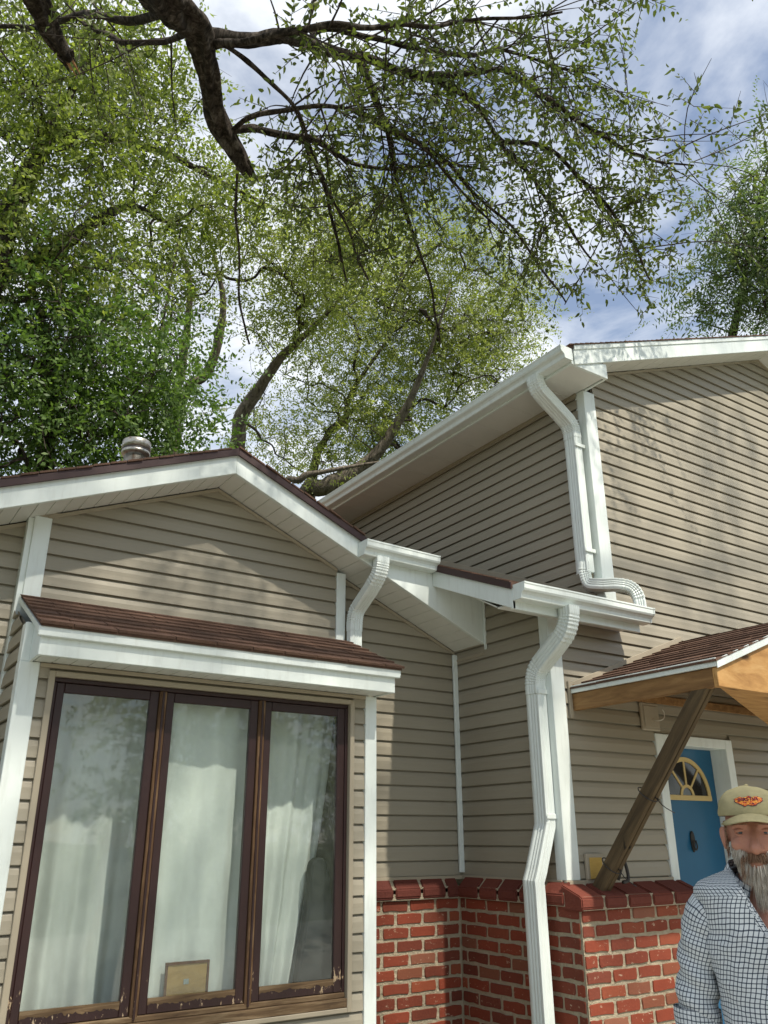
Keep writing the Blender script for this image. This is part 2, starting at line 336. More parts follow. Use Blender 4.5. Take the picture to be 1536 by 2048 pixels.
# ------------------------------------------------------------------ the house
house = thing('house', V(40, 55, GZ), 'beige vinyl sided split level house with white trim, gutters and brick base', 'house')
H = house
BOARD_PROF = [(-.11, 1.03), (-.10, .92), (-.015, .90), (.03, .80), (.075, .62), (.09, .56), (.10, .30), (.125, .04), (.125, .0), (-.04, .0)]   # (outward, height) of one course, dutch lap
def siding(O, ax, n, pitch, phase, zlo, zhi, span, hole=None, label=None):
    """a wall of single courses. O: fixed coordinate of the plane; ax: 'x' or 'y' running axis; n: outward sign on the other axis;
    span(z) -> (s0, s1); hole: (s0, s1, z0, z1)"""
    P = (lambda s, off, z: V(s, O+n*off, z)) if ax == 'x' else (lambda s, off, z: V(O+n*off, s, z))
    zs = np.linspace(zlo, zhi, 24); edge = [(span(z)[0], z) for z in zs]+[(span(z)[1], z) for z in zs[::-1]]
    if hole is None:
        wall = mk('siding_wall', [P(s, -.12, z) for s, z in edge], [tuple(range(len(edge)))], 'siding_trim', H)
    else:
        h0, h1, y0, y1 = hole; s0, s1 = span(zlo); quads = []
        for a, b, c_, d_ in ((s0, h0, zlo, y1), (h1, s1, zlo, y1), (h0, h1, zlo, max(y0, zlo))):
            if b-a > .01 and d_-c_ > .01: quads.append(([P(a, -.12, c_), P(b, -.12, c_), P(b, -.12, d_), P(a, -.12, d_)], [(0, 1, 2, 3)]))
        zt = np.linspace(y1, zhi, 24); e2 = [(span(z)[0], z) for z in zt]+[(span(z)[1], z) for z in zt[::-1]]
        quads.append(([P(s, -.12, z) for s, z in e2], [tuple(range(len(e2)))]))
        vs, fs = join_geo(quads); wall = mk('siding_wall', vs, fs, 'siding_trim', H)
    if label: wall['label'] = label
    k0 = math.ceil((zlo-phase)/pitch-1); k1 = math.floor((zhi-phase)/pitch)
    for k in range(k0, k1+1):
        zb = phase+k*pitch
        segs = [None]
        if hole and zb < hole[3]-.02 and zb+pitch > hole[2]+.02: segs = [(None, hole[0]), (hole[1], None)]
        for sg in segs:
            rows = []
            for off, h in BOARD_PROF:
                z = min(max(zb+h*pitch, zlo), zhi); s0, s1 = span(z)
                if sg: s0 = s0 if sg[0] is None else sg[0]; s1 = s1 if sg[1] is None else sg[1]
                if s1 < s0: s0 = s1 = (s0+s1)/2
                rows.append((s0, s1, off, z))
            if max(r[1]-r[0] for r in rows) < .1 or zb+pitch < zlo+.06: continue
            wob = rng.uniform(-.03, .03)
            vs = [P(r[0], r[2], r[3]+wob*.3) for r in rows]+[P(r[1], r[2], r[3]-wob*.3) for r in rows]; nn = len(rows)
            fs = [(i, i+1, i+1+nn, i+nn) for i in range(nn-1)]
            mk('siding_board', vs, fs, 'siding', wall)
    return wall
RX, RZ = 19.8, 22.88                       # gable ridge
def rakez(x): return RZ-(.427*(x-RX) if x > RX else .405*(RX-x))
def gspan(lo, hi):
    def f(z):
        xr = RX+(RZ-z)/.427; xl = RX-(RZ-z)/.405; return (max(lo, xl), min(hi, xr))
    return f
YF, YG, YW, YB, YR, XR, XU = 47.5, 50.6, 51.3, 45.9, 40.8, 41.1, 47.2
siding(YG, 'x', -1, .9934, 17.096, 12.6, 22.85, gspan(9.2, 29.55), label='gable wall above the window roof')
siding(YW, 'x', -1, 1.0095, 9.653, -2.55, 19.2, gspan(30.2, 40.95), label='shaded wall between window bay and recess')
siding(YW, 'x', -1, 1.02, 16.058, GZ, 18.3, gspan(-2, 8.2), label='wall left of the window bay')
siding(XR, 'y', -1, 1.0196, 9.727, -2.55, 18.8, lambda z: (41.5 if z < 15.3 else min(50.5, 41.5+(z-15.3)/.425), 51.3), label='recess side wall')
def rspan(z):
    x0 = 42.2 if z < 15.0 else 48.4
    return (max(x0, 75.4-(47.6-z)/.405), min(102.4, 75.4+(47.6-z)/.405))
siding(YR, 'x', -1, 1.00205, 6.6035, -2.55, 47.5, rspan, hole=(51.05, 60.15, GZ, 7.15), label='tall front gable wall over the door')
siding(XU, 'y', -1, .987, 32.349, 13.5, 34.7, lambda z: (41.4, 88), label='upper side wall under the eave')
siding(YB, 'x', -1, 1.0, 6.852, GZ, 8.62, lambda z: (8.85, 29.15), hole=(9.42, 28.22, -9.1, 8.25), label='narrow wall around the big window')
siding(8.05, 'y', -1, 1.0, 6.852, GZ, 13.2, lambda z: (46.5+max(0, (z-10.6)/.44), 51.2), label='left cheek of the window bay')
siding(29.9, 'y', 1, 1.0, 6.852, GZ, 13.2, lambda z: (46.5+max(0, (z-10.6)/.44), 51.2), label='right cheek of the window bay')
# J channel along the gable rake, recess rake and upper rake
def strip(name, pts, ax, t0, t1, hw, mat):
    (a0, b0), (a1, b1) = pts; return prism(name, [(a0, b0-hw), (a1, b1-hw), (a1, b1), (a0, b0)], ax, t0, t1, mat, H, .02)
strip('trim_strip', [(9.0, rakez(9.0)-.02), (RX, RZ-.02)], 'y', YG-.16, YG+.1, .26, 'siding_trim')
strip('trim_strip', [(RX, RZ-.02), (29.6, rakez(29.6)-.02)], 'y', YG-.16, YG+.1, .26, 'siding_trim')
strip('trim_strip', [(30.2, rakez(30.2)-.02), (41.0, rakez(41.0)-.02)], 'y', YW-.16, YW+.1, .24, 'siding_trim')
strip('trim_strip', [(-2, rakez(-2)-.02), (8.2, rakez(8.2)-.02)], 'y', YW-.16, YW+.1, .26, 'siding_trim')
strip('trim_strip', [(48.3, 36.6), (75.4, 47.46)], 'y', YR-.16, YR+.1, .22, 'siding_trim')
strip('trim_strip', [(75.4, 47.46), (102, 36.8)], 'y', YR-.16, YR+.1, .22, 'siding_trim')
strip('trim_strip', [(41.4, 34.76), (86, 34.76)], 'x', XU-.16, XU+.1, .25, 'siding_trim')
strip('trim_strip', [(47.6, 13.2+.0), (51.3, 13.2)], 'x', XR-.16, XR+.1, .22, 'siding_trim')
# corner posts: two faced, with a small return
def post(x, y, z0, z1, wx, wy, sx, sy, label=None):
    """outside corner at (x,y); faces run wx along +sx and wy along +sy"""
    t = .17; poly = [(x-sx*t, y-sy*t), (x+sx*wx, y-sy*t), (x+sx*wx, y-sy*(t-.1)), (x+sx*wx*.72, y-sy*(t+.035)), (x+sx*.1, y+sy*.1), (x-sx*(t+.035), y+sy*wy*.72), (x-sx*(t-.1), y+sy*wy), (x-sx*t, y+sy*wy)]
    poly = [(x-sx*t, y-sy*t), (x+sx*wx, y-sy*t), (x+sx*wx, y+sy*.05), (x+sx*.05, y+sy*.05), (x+sx*.05, y+sy*wy), (x-sx*t, y+sy*wy)]
    o = prism('corner_post', poly, 'z', z0, z1, 'white_metal', H, .035)
    # raised centre of the moulding
    for q in ([(x-sx*(t+.03), y-sy*(t+.03)), (x+sx*wx*.6, y-sy*(t+.03)), (x+sx*wx*.6, y-sy*t+.02*sy), (x-sx*t+.02*sx, y-sy*t+.02*sy)],):
        pass
    return o
post(8.4, YG, 11.0, 18.32, .85, .75, 1, 1)
ubox('trim_strip', (8.3, YG-.1, 18.2), (9.6, YG+.6, 18.75), 'siding_trim', H, 0)
post(8.05, YB, GZ, 8.64, .85, .75, 1, 1)
ubox('corner_post', (7.9, YB-.1, 8.645), (8.34, YB+.75, 10.7), 'white_metal', H)
post(XR, YR, -2.5, 14.9, 1.05, .75, 1, 1)
post(XU+.15, YR, 15.5, 34.75, 1.15, .8, 1, 1)
ubox('corner_post', (29.53, YG-.2, 13.0), (30.28, YG+.75, 18.35), 'white_metal', H)
ubox('corner_post', (29.1, YB-.2, GZ), (29.95, YB+.6, 8.62), 'white_metal', H)
ubox('corner_post', (7.92, YW-.75, GZ), (8.3, YW+.05, 18.2), 'white_metal', H)
ubox('corner_trim', (40.62, YW-.42, -2.3), (41.02, YW-.2, 13.55), 'white_metal', H)
# starter strip and flashing over the brick
ubox('base_trim', (30.0, YW-.28, -2.75), (40.9, YW-.05, -2.48), 'siding_trim', H)
ubox('base_trim', (XR-.28, 41.0, -2.75), (XR-.02, 51.2, -2.48), 'siding_trim', H)
ubox('base_trim', (XR-.3, YR-.28, -2.82), (51.1, YR-.02, -2.5), 'siding_trim', H)

# --- fascias and soffits of the front gable
FB = 1.38
def fasc(x0, x1): return [(x0, rakez(x0)), (x1, rakez(x1)), (x1, rakez(x1)+FB), (x0, rakez(x0)+FB)]
prism('fascia_board', fasc(-4, RX), 'y', YF, YF+.3, 'white_metal', H)
prism('fascia_board', fasc(RX+.004, 30.1), 'y', YF+.003, YF+.3, 'white_metal', H)
prism('fascia_panel', [(30.1, rakez(30.1)), (41.08, rakez(41.08)), (41.08, 17.9), (36.4, 17.9), (36.2, 19.0), (30.1, 19.0)], 'y', YF+.006, YF+.3, 'white_metal', H)
ubox('corner_trim', (40.93, YF-.22, 13.4), (41.06, YF-.02, 17.3), 'white_metal', H, .01)
def roofslab(x0, x1, y0, y1, zf, th, mat='bronze_edge'):
    P_ = lambda x, y, d: V(x, y, zf(x, y)+d)
    c4 = [(x0, y0), (x1, y0), (x1, y1), (x0, y1)]
    vs = [P_(x, y, 0) for x, y in c4]+[P_(x, y, th) for x, y in c4]
    return vs, [(0, 3, 2, 1), (4, 5, 6, 7), (0, 1, 5, 4), (1, 2, 6, 5), (2, 3, 7, 6), (3, 0, 4, 7)]
gz = lambda x, y: rakez(x)+FB
vs, fs = join_geo([roofslab(-4, RX, YF-.2, 88, gz, .42), roofslab(RX, 30.15, YF-.2, 88, gz, .42), roofslab(30.15, 36, YF+.3, 88, gz, .40)])
roofg = mk('roof', vs, fs, 'shingle', H)
for x0, x1 in ((-4, RX), (RX, 30.15)):
    prism('drip_edge', [(x0, gz(x0, 0)-.12), (x1, gz(x1, 0)-.12), (x1, gz(x1, 0)+.40), (x0, gz(x0, 0)+.40)], 'y', YF-.26, YF-.14 if x0 < 0 else YF-.138, 'bronze_edge', H, .02)
# ragged shingle ends along the rake
for i in range(34):
    x = RX-24+i*.98 if i < 24 else RX+(i-24)*1.02
    x1 = x+.93
    if i < 24 and x1 > RX: x1 = RX
    if x1 > 30.1: continue
    dz = .40+rng.uniform(0, .05); yo = YF-.30-rng.uniform(0, .10)
    prism('shingle', [(x, gz(x, 0)+dz), (x1, gz(x1, 0)+dz-.03), (x1, gz(x1, 0)+dz+.09), (x, gz(x, 0)+dz+.12)], 'y', yo, YF+1.2, 'shingle', roofg, 0)
def soffit_panel(x, x1, ywall, yf, zf):
    g = .035; a, b = x+g, x1-g
    vs = [V(a, yf, zf(a)), V(b, yf, zf(b)), V(b, ywall, zf(b)), V(a, ywall, zf(a))]
    vs += [V(a-g, yf, zf(a-g)+.09), V(b+g, yf, zf(b+g)+.09), V(b+g, ywall, zf(b+g)+.09), V(a-g, ywall, zf(a-g)+.09)]
    return vs, [(0, 3, 2, 1), (0, 1, 5, 4), (1, 2, 6, 5), (2, 3, 7, 6), (3, 0, 4, 7), (4, 5, 6, 7)]
sof = prism('soffit', [(-4, rakez(-4)+.2), (RX, RZ+.2), (41.05, rakez(41.05)+.2), (41.05, rakez(41.05)+.3), (RX, RZ+.3), (-4, rakez(-4)+.3)], 'y', YF+.3, YW+.1, 'white_soffit', H, 0)
x = RX
while x < 40.9:
    x1 = min(x+.915, 41.02); yw = YG-.1 if x1 < 29.7 else YW-.1
    vs, fs = soffit_panel(x, x1, yw, YF+.3, lambda q: rakez(max(q, RX))+.06); mk('soffit_panel', vs, fs, 'white_soffit', sof); x = x1
x = RX
while x > -3.6:
    x1 = x-.915; yw = YG-.1 if x1 > 8.3 else YW-.1
    vs, fs = soffit_panel(x1, x, yw, YF+.3, lambda q: rakez(min(q, RX))+.06); mk('soffit_panel', vs, fs, 'white_soffit', sof); x = x1

# --- lower roof over the recess wall, its rake board and the valley roof
SY0, SZ0 = 38.87, 15.40
sz = lambda x, y: SZ0+.418*(y-SY0)
XS = 36.15
prism('rake_board', [(SY0, SZ0-1.42), (YF-.02, sz(0, YF)-1.36), (YF-.02, sz(0, YF)-.02), (SY0, SZ0-.02)], 'x', XS, XS+.25, 'white_metal', H)
vs, fs = join_geo([roofslab(XS-.12, XU-.05, SY0-.1, YF, sz, .36), roofslab(XU-.05, 48.7, SY0-.1, YR-.12, sz, .36), roofslab(30.0, XU-.05, YF, 80, sz, .36)])
roofs = mk('roof', vs, fs, 'shingle', H)
prism('drip_edge', [(SY0-.12, SZ0-.16), (YF, sz(0, YF)-.16), (YF, sz(0, YF)+.34), (SY0-.12, SZ0+.34)], 'x', XS-.2, XS-.11, 'bronze_edge', H, .02)
for i in range(7):
    y = SY0-.05+i*1.26; xe = 48.6 if i < 1 else XU-.1
    x = XS-.2-rng.uniform(0, .05)
    while x < xe-.1:
        x1 = min(x+rng.uniform(2.4, 3.3), xe)
        vs = [V(x, y, sz(0, y)+.44), V(x1-.03, y, sz(0, y)+.44), V(x1-.03, y+1.4, sz(0, y+1.4)+.38), V(x, y+1.4, sz(0, y+1.4)+.38),
              V(x, y, sz(0, y)+.35), V(x1-.03, y, sz(0, y)+.35)]
        mk('shingle', vs, [(0, 1, 2, 3), (0, 4, 5, 1), (0, 3, 4), (1, 5, 2)], 'shingle', roofs); x = x1
prism('wall_flashing', [(41.3, sz(0, 41.3)+.36), (70, sz(0, 70)+.36), (70, sz(0, 70)+.85), (41.3, sz(0, 41.3)+.85)], 'x', XU-.2, XU-.05, 'siding_trim', H, .02)
ubox('fascia_board', (XS+.02, SY0, SZ0-1.42), (48.6, SY0+.25, SZ0-.03), 'white_metal', H)
ubox('soffit', (XS+.28, SY0+.26, SZ0-1.0), (48.55, YR-.12, SZ0-.9), 'white_soffit', H, 0)
prism('soffit', [(SY0+1.9, SZ0-.9), (YF-.05, sz(0, YF)-.95), (YF-.05, sz(0, YF)-.85), (SY0+1.9, SZ0-.8)], 'x', XS+.26, XR-.12, 'white_soffit', H, 0)

# --- upper roof: eave soffit, returns, rake fascia
YU, ZE, XE = 38.1, 34.77, 43.3
uz = lambda x: 34.6+.3985*(x-43.5) if x < 75.4 else 34.6+.3985*(75.4-43.5)-.3985*(x-75.4)      # rake fascia bottom
usof = ubox('soffit', (XE+.2, YU+.3, ZE+.12), (XU+.3, 86, ZE+.22), 'white_soffit', H, 0)
y = YU+.3
while y < 84:
    y1 = y+3.9; g = .04
    vs = [V(XE+.1, y+g, ZE), V(XU-.02, y+g, ZE), V(XU-.02, y1-g, ZE), V(XE+.1, y1-g, ZE), V(XE+.1, y, ZE+.1), V(XU-.02, y, ZE+.1), V(XU-.02, y1, ZE+.1), V(XE+.1, y1, ZE+.1)]
    mk('soffit_panel', vs, [(0, 1, 2, 3), (0, 4, 5, 1), (2, 6, 7, 3), (1, 5, 6, 2), (0, 3, 7, 4)], 'white_soffit', usof); y = y1
ubox('fascia_board', (XE-.02, YU+.02, ZE-.12), (XE+.22, 86, ZE+1.3), 'white_metal', H)
prism('eave_return', [(XE, ZE-.1), (47.5, ZE-.1), (47.5, 36.05), (45, 35.6), (XE, 35.0)], 'y', YU+.1, YU+.35, 'white_metal', H)
ubox('eave_return', (47.28, YU+.352, ZE-.1), (47.52, YR-.2, 36.0), 'white_metal', H)
for x0, x1 in ((43.6, 75.4), (75.404, 107.2)):
    prism('fascia_board', [(x0, uz(x0)), (x1, uz(x1)), (x1, uz(x1)+1.5), (x0, uz(x0)+1.5)], 'y', YU-.05, YU+.09, 'white_metal', H)
    prism('drip_edge', [(x0, uz(x0)+1.32), (x1, uz(x1)+1.32), (x1, uz(x1)+1.75), (x0, uz(x0)+1.75)], 'y', YU-.14, YU-.055, 'white_metal', H, .02)
us2 = prism('soffit', [(47.6, uz(47.6)+.3), (75.4, uz(75.4)+.3), (103, uz(103)+.3), (103, uz(103)+.4), (75.4, uz(75.4)+.4), (47.6, uz(47.6)+.4)], 'y', YU+.1, YR+.1, 'white_soffit', H, 0)
x = 47.55
while x < 103:
    x1 = min(x+1.9, 75.4) if x < 75.39 else x+1.9
    vs, fs = soffit_panel(x, x1, YR-.15, YU+.1, lambda q: uz(q)+.16); mk('soffit_panel', vs, fs, 'white_soffit', us2); x = x1
ur = lambda x, y: uz(x)+1.52
vs, fs = join_geo([roofslab(42.9, 75.4, YU-.05, 86, ur, .26), roofslab(75.4, 107.5, YU-.05, 86, ur, .26)])
roofu = mk('roof', vs, fs, 'shingle', H)
for i in range(52):
    x = 43.0+i*.62; x1 = x+.6
    if x1 > 75.3: break
    prism('shingle', [(x, ur(x, 0)+.24), (x1, ur(x1, 0)+.22), (x1, ur(x1, 0)+.29+rng.uniform(0, .02)), (x, ur(x, 0)+.34+rng.uniform(0, .03))], 'y', YU-.20-rng.uniform(0, .06), YU+1.5, 'shingle', roofu, 0)
# closing walls out of view: back, right side
ubox('wall', (-2, 86, GZ), (103, 86.6, 34), 'siding', H, 0)
ubox('wall', (102.4, 41, GZ), (103, 86, 35), 'siding', H, 0)
ubox('wall', (-2.6, 51.3, GZ), (-2, 86, 14), 'siding', H, 0)

# --- gutters
KP = [(0, .02), (0, 1.06), (-.02, 1.06), (-.02, 0), (.74, 0), (.80, .05), (.84, .30), (.95, .42), (1.10, .50), (1.17, .62), (1.18, .90), (1.22, .96), (1.22, 1.06), (1.12, 1.06), (1.12, 1.0)]
def gutter(name, axis, c, a0, a1, z0, sgn, sag=0.0):
    """axis 'x': runs along x, back at y=c, opens towards -y; axis 'y': runs along y, back at x=c, towards -x"""
    fx = (lambda a, q, dz: V(a, c-q[0], z0+q[1]+dz)) if axis == 'x' else (lambda a, q, dz: V(c-q[0], a, z0+q[1]+dz))
    rows = []; N = 6
    for i in range(N+1): 
        t = i/N; rows.append([fx(a0+(a1-a0)*t, q, sag*t+rng.uniform(-.008, .008)) for q in KP])
    vs = [p for r in rows for p in r]; n = len(KP)
    fs = [(i*n+j, i*n+j+1, (i+1)*n+j+1, (i+1)*n+j) for i in range(N) for j in range(n-1)]
    g = mk(name, vs, fs, 'white_metal', H)
    for a, dz, e in ((a0, 0, -1), (a1, sag, 1)):
        cap = [q for q in KP if q[0] >= 0]; poly = [(0, 0)]+KP[4:13]+[(0, 1.06)]
        vs = [fx(a+e*.02, (q[0]*1.02, q[1]*1.0+.0), dz) for q in poly]+[fx(a-e*.10, (q[0]*1.03, q[1]), dz) for q in poly]; k = len(poly)
        mk('end_cap', vs, [tuple(range(k))]+[(i, i+1, i+1+k, i+k) for i in range(k-1)], 'white_metal', g)
    return g
g1 = gutter('gutter', 'x', YF-.02, 29.55, 36.0, 18.72, -1, -.12); g1['label'] = 'short gutter at the foot of the gable'
g2 = gutter('gutter', 'x', SY0-.02, 36.15, 48.95, 14.50, -1, .04); g2['label'] = 'gutter in front of the recess roof'
g3 = gutter('gutter', 'y', XE-.04, YU-.1, 80, 34.86, -1, 0); g3['label'] = 'long gutter on the upper eave'

# --- downspouts: fluted rectangular pipe swept along a path, crimped at the bends
def section(wd, dp, flutes=True):
    """profile of a rectangular pipe, local (a,b); broad faces at +-a get flutes"""
    pts = []; hw, hd = wd/2, dp/2; n = 9
    def side(p, q, nx, ny, fl):
        for i in range(n):
            t = i/n; x = p[0]+(q[0]-p[0])*t; y = p[1]+(q[1]-p[1])*t
            d = -.045 if (fl and i in (2, 4, 6)) else 0
            pts.append((x+nx*d, y+ny*d))
    c = .08
    side((hw, -hd+c), (hw, hd-c), 1, 0, flutes); side((hw-c, hd), (-hw+c, hd), 0, 1, flutes)
    side((-hw, hd-c), (-hw, -hd+c), -1, 0, flutes); side((-hw+c, -hd), (hw-c, -hd), 0, -1, flutes)
    return pts
def pipe(name, path, refdir, wd, dp, parent, crimps=(), n=8, smooth=True):
    """path in house units; refdir: direction the 'a' axis of the section keeps"""
    P = catmull([(*p,) for p in path], n) if smooth else [np.array(p, float) for p in path]
    sec = section(wd, dp); vs = []; k = len(sec); fs = []
    L = len(P)
    for i, p in enumerate(P):
        d = P[min(i+1, L-1)]-P[max(i-1, 0)]; d /= np.linalg.norm(d)
        a = np.array(refdir, float); a -= d*np.dot(a, d); a /= np.linalg.norm(a); b = np.cross(d, a)
        s = 1.0
        t = i/(L-1)
        for c0, c1 in crimps:
            if c0 <= t <= c1: s = 1.0+(.035 if i % 2 else -.045)
        for q in sec: vs.append(V(*(p+(a*q[0]+b*q[1])*s)))
        if i: fs += [((i-1)*k+j, (i-1)*k+(j+1) % k, i*k+(j+1) % k, i*k+j) for j in range(k)]
    fs += [tuple(range(k-1, -1, -1)), tuple((L-1)*k+j for j in range(k))]
    return mk(name, vs, fs, 'white_metal', parent)
def strap(x0, x1, y0, y1, z, parent):
    vs, fs = boxv((x0, y0, z-.16), (x1, y1, z+.16)); return bevel(mk('strap', [V(*v) for v in vs], fs, 'white_metal', parent), .003)
# at the gable foot, dropping on the window roof
d1 = pipe('downspout', [(30.85, 50.05, 15.0), (30.85, 50.05, 12.75)], (1, 0, 0), 1.0, .72, H, smooth=False)
d1['label'] = 'short downspout emptying on the window roof'
pipe('elbow', [(31.15, 46.95, 18.85), (31.15, 46.98, 18.3), (31.12, 47.3, 17.55), (31.05, 48.2, 16.75), (30.98, 49.1, 16.1), (30.9, 49.85, 15.45), (30.85, 50.02, 14.7), (30.85, 50.05, 14.0)], (1, 0, 0), 1.06, .78, d1, ((.12, .38), (.66, .88)), 9)
# upper: from the eave to the lower gutter
d2 = pipe('downspout', [(46.55, 41.72, 31.3), (46.55, 41.72, 18.9)], (0, 1, 0), 1.25, .8, H, smooth=False)
d2['label'] = 'tall downspout beside the upper corner post'
pipe('elbow', [(42.7, 41.6, 34.95), (42.72, 41.6, 34.4), (43.1, 41.6, 33.75), (44.1, 41.63, 33.1), (45.3, 41.68, 32.4), (46.2, 41.7, 31.75), (46.5, 41.72, 31.1), (46.55, 41.72, 30.4)], (0, 1, 0), 1.3, .86, d2, ((.10, .30), (.70, .90)), 8)
pipe('elbow', [(46.55, 41.72, 19.7), (46.5, 41.72, 18.75), (46.5, 41.35, 17.95), (46.62, 40.3, 17.62), (47.15, 39.35, 17.5), (47.85, 38.72, 17.25), (48.25, 38.42, 16.55), (48.32, 38.36, 15.2)], (.72, .62, 0), 1.2, .86, d2, ((.08, .30), (.62, .9)), 8)
strap(46.05, 47.15, 40.98, 41.06, 20.6, d2); strap(46.05, 47.15, 40.98, 41.06, 29.6, d2)
# lower: from the recess gutter down past the brick
d3 = pipe('downspout', [(40.55, 41.85, 10.2), (40.55, 41.85, .9)], (0, 1, 0), 1.3, .8, H, smooth=False)
d3['label'] = 'long kinked downspout on the recess wall corner'
pipe('elbow', [(40.55, 38.15, 14.6), (40.55, 38.2, 13.9), (40.52, 38.6, 12.95), (40.5, 39.6, 12.15), (40.5, 40.6, 11.5), (40.52, 41.5, 10.8), (40.55, 41.83, 10.0), (40.55, 41.85, 9.2)], (1, 0, 0), .95, 1.22, d3, ((.12, .36), (.64, .9)), 9)
pipe('kinked_pipe', [(40.55, 41.85, 1.0), (40.53, 41.86, .72), (39.62, 42.0, -2.0), (39.4, 42.05, -2.55), (39.42, 42.05, -3.2), (39.5, 42.05, GZ+.3)], (0, 1, 0), 1.3, .82, d3, (), 1, smooth=False)
strap(40.1, 41.05, 41.12, 41.19, 9.3, d3); strap(40.1, 41.05, 41.12, 41.19, 1.3, d3)

# --- window bay roof
BX0, BX1, BYF = 8.2, 30.2, 43.7
bz = lambda x, y: 10.05+.44*(y-43.4)
vs, fs = roofslab(BX0, BX1+.15, 43.35, YG-.12, bz, .16); roofb = mk('roof', vs, fs, 'shingle', H)
ubox('fascia_board', (BX0+.12, BYF, 8.62), (BX1-.15, BYF+.22, 9.75), 'white_metal', H)
ubox('drip_edge', (BX0-.06, BYF-.27, 9.55), (BX1+.1, BYF-.01, 10.06), 'white_metal', H, .04)
prism('end_board', [(BYF+.23, 8.625), (46.05, 8.625), (46.6, 8.9), (46.6, 11.3), (45.0, 10.6), (BYF+.23, 9.95)], 'x', BX0+.12, BX0+.3, 'white_metal', H)
prism('end_board', [(BYF+.23, 8.625), (46.05, 8.625), (46.05, 10.9), (BYF+.23, 9.95)], 'x', BX1-.33, BX1-.15, 'white_metal', H)
for xx in (BX0-.08, BX1+.0):
    prism('rake_trim', [(43.45, 9.72), (YG-.1, bz(0, YG)-.36), (YG-.1, bz(0, YG)-.02), (43.45, 10.04)], 'x', xx, xx+.14, 'white_metal', H, .02)
bs = ubox('soffit', (BX0+.35, BYF+.24, 8.78), (BX1-.35, YB-.1, 8.88), 'white_soffit', H, 0)
x = BX0+.35
while x < BX1-.5:
    x1 = min(x+.92, BX1-.36); vs, fs = soffit_panel(x, x1, YB-.12, BYF+.24, lambda q: 8.66); mk('soffit_panel', vs, fs, 'white_soffit', bs); x = x1
ubox('trim_strip', (8.9, YB-.24, 8.4), (29.1, YB-.02, 8.63), 'siding_trim', H)
def shingles(parent, O, eu, ev, nrm, ulen, vlen, expo, clip=None, tab=(1.9, 3.2), over=.12):
    """courses of shingles laid from the eave up. O origin at the eave, eu along the eave, ev up the slope (house units)"""
    O, eu, ev, nrm = (np.array(q, float) for q in (O, eu, ev, nrm)); nrow = int(math.ceil(vlen/expo))
    for r in range(nrow):
        v0 = r*expo-(over if r == 0 else 0); v1 = min(v0+expo*1.25, vlen); u = -over-rng.uniform(0, 1.6); 
        while u < ulen+over:
            u1 = u+rng.uniform(*tab); a, b = max(u, -over), min(u1, ulen+over)
            if b-a > .25:
                g = .025; t = .085+rng.uniform(0, .055); e = rng.uniform(-.035, .035)
                q = lambda uu, vv, h: V(*(O+eu*uu+ev*vv+nrm*h))
                ue = clip(v0) if clip else (a, b); a_, b_ = a, b
                if clip:
                    lo, hi = clip(v0); a_, b_ = max(a, lo), min(b, hi)
                if b_-a_ > .15:
                    vs = [q(a_+g, v0+e, t+.03), q(b_-g, v0+e, t+.03), q(b_-g, v1, .03), q(a_+g, v1, .03), q(a_+g, v0+e, 0), q(b_-g, v0+e, 0)]
                    mk('shingle', vs, [(0, 1, 2, 3), (0, 4, 5, 1), (0, 3, 4), (1, 5, 2)], 'shingle', parent)
            u = u1
L_ = math.hypot(1, .44)
shingles(roofb, (BX0, 43.35, bz(0, 43.35)+.16), (1, 0, 0), (0, 1/L_, .44/L_), (0, -.44/L_, 1/L_), BX1+.15-BX0, 7.1*L_, 1.12)

# --- the big window
win = prism('window', [(9.40, -9.12), (28.24, -9.12), (28.24, 8.27), (9.40, 8.27), (9.40, 7.98), (9.41, 7.98), (27.93, 7.98), (27.93, -8.85), (9.72, -8.85), (9.72, 7.98), (9.41, 7.98), (9.40, 7.97)], 'y', YB-.26, YB+.1, 'siding_trim', H, 0)
bpy.data.objects.remove(win)
vs, fs = join_geo([boxv((9.40, YB-.27, -9.12), (9.72, YB+.12, 8.27)), boxv((27.93, YB-.27, -9.12), (28.24, YB+.12, 8.27)), boxv((9.72, YB-.268, 7.98), (27.93, YB+.12, 8.27)), boxv((9.72, YB-.268, -9.12), (27.93, YB+.12, -8.88))])
win = bevel(mk('window', [V(*v) for v in vs], fs, 'siding_trim', H), .003); win['label'] = 'three pane window with peeling dark brown sashes'
ubox('sill', (9.72, YB-.24, -8.87), (27.93, YB+.9, -8.42), 'sill_wood', win)
ubox('sill', (9.74, YB-.02, -8.42), (27.92, YB+.9, -8.15), 'sill_wood', win, .04)
ubox('head', (9.74, YB+.02, 7.75), (27.92, YB+.9, 7.978), 'brown_paint', win)
ubox('jamb', (9.722, YB+.04, -8.15), (9.92, YB+.9, 7.75), 'brown_paint', win); ubox('jamb', (27.74, YB+.04, -8.15), (27.928, YB+.9, 7.75), 'brown_paint', win)
for xm in (15.72, 21.87):
    ubox('mullion', (xm-.2, YB-.02, -8.2), (xm+.2, YB+.9, 7.75), 'weathered_wood', win)
    ubox('mullion_cover', (xm-.06, YB-.10, -8.3), (xm+.06, YB-.02, 7.72), 'brown_paint', win, .02)
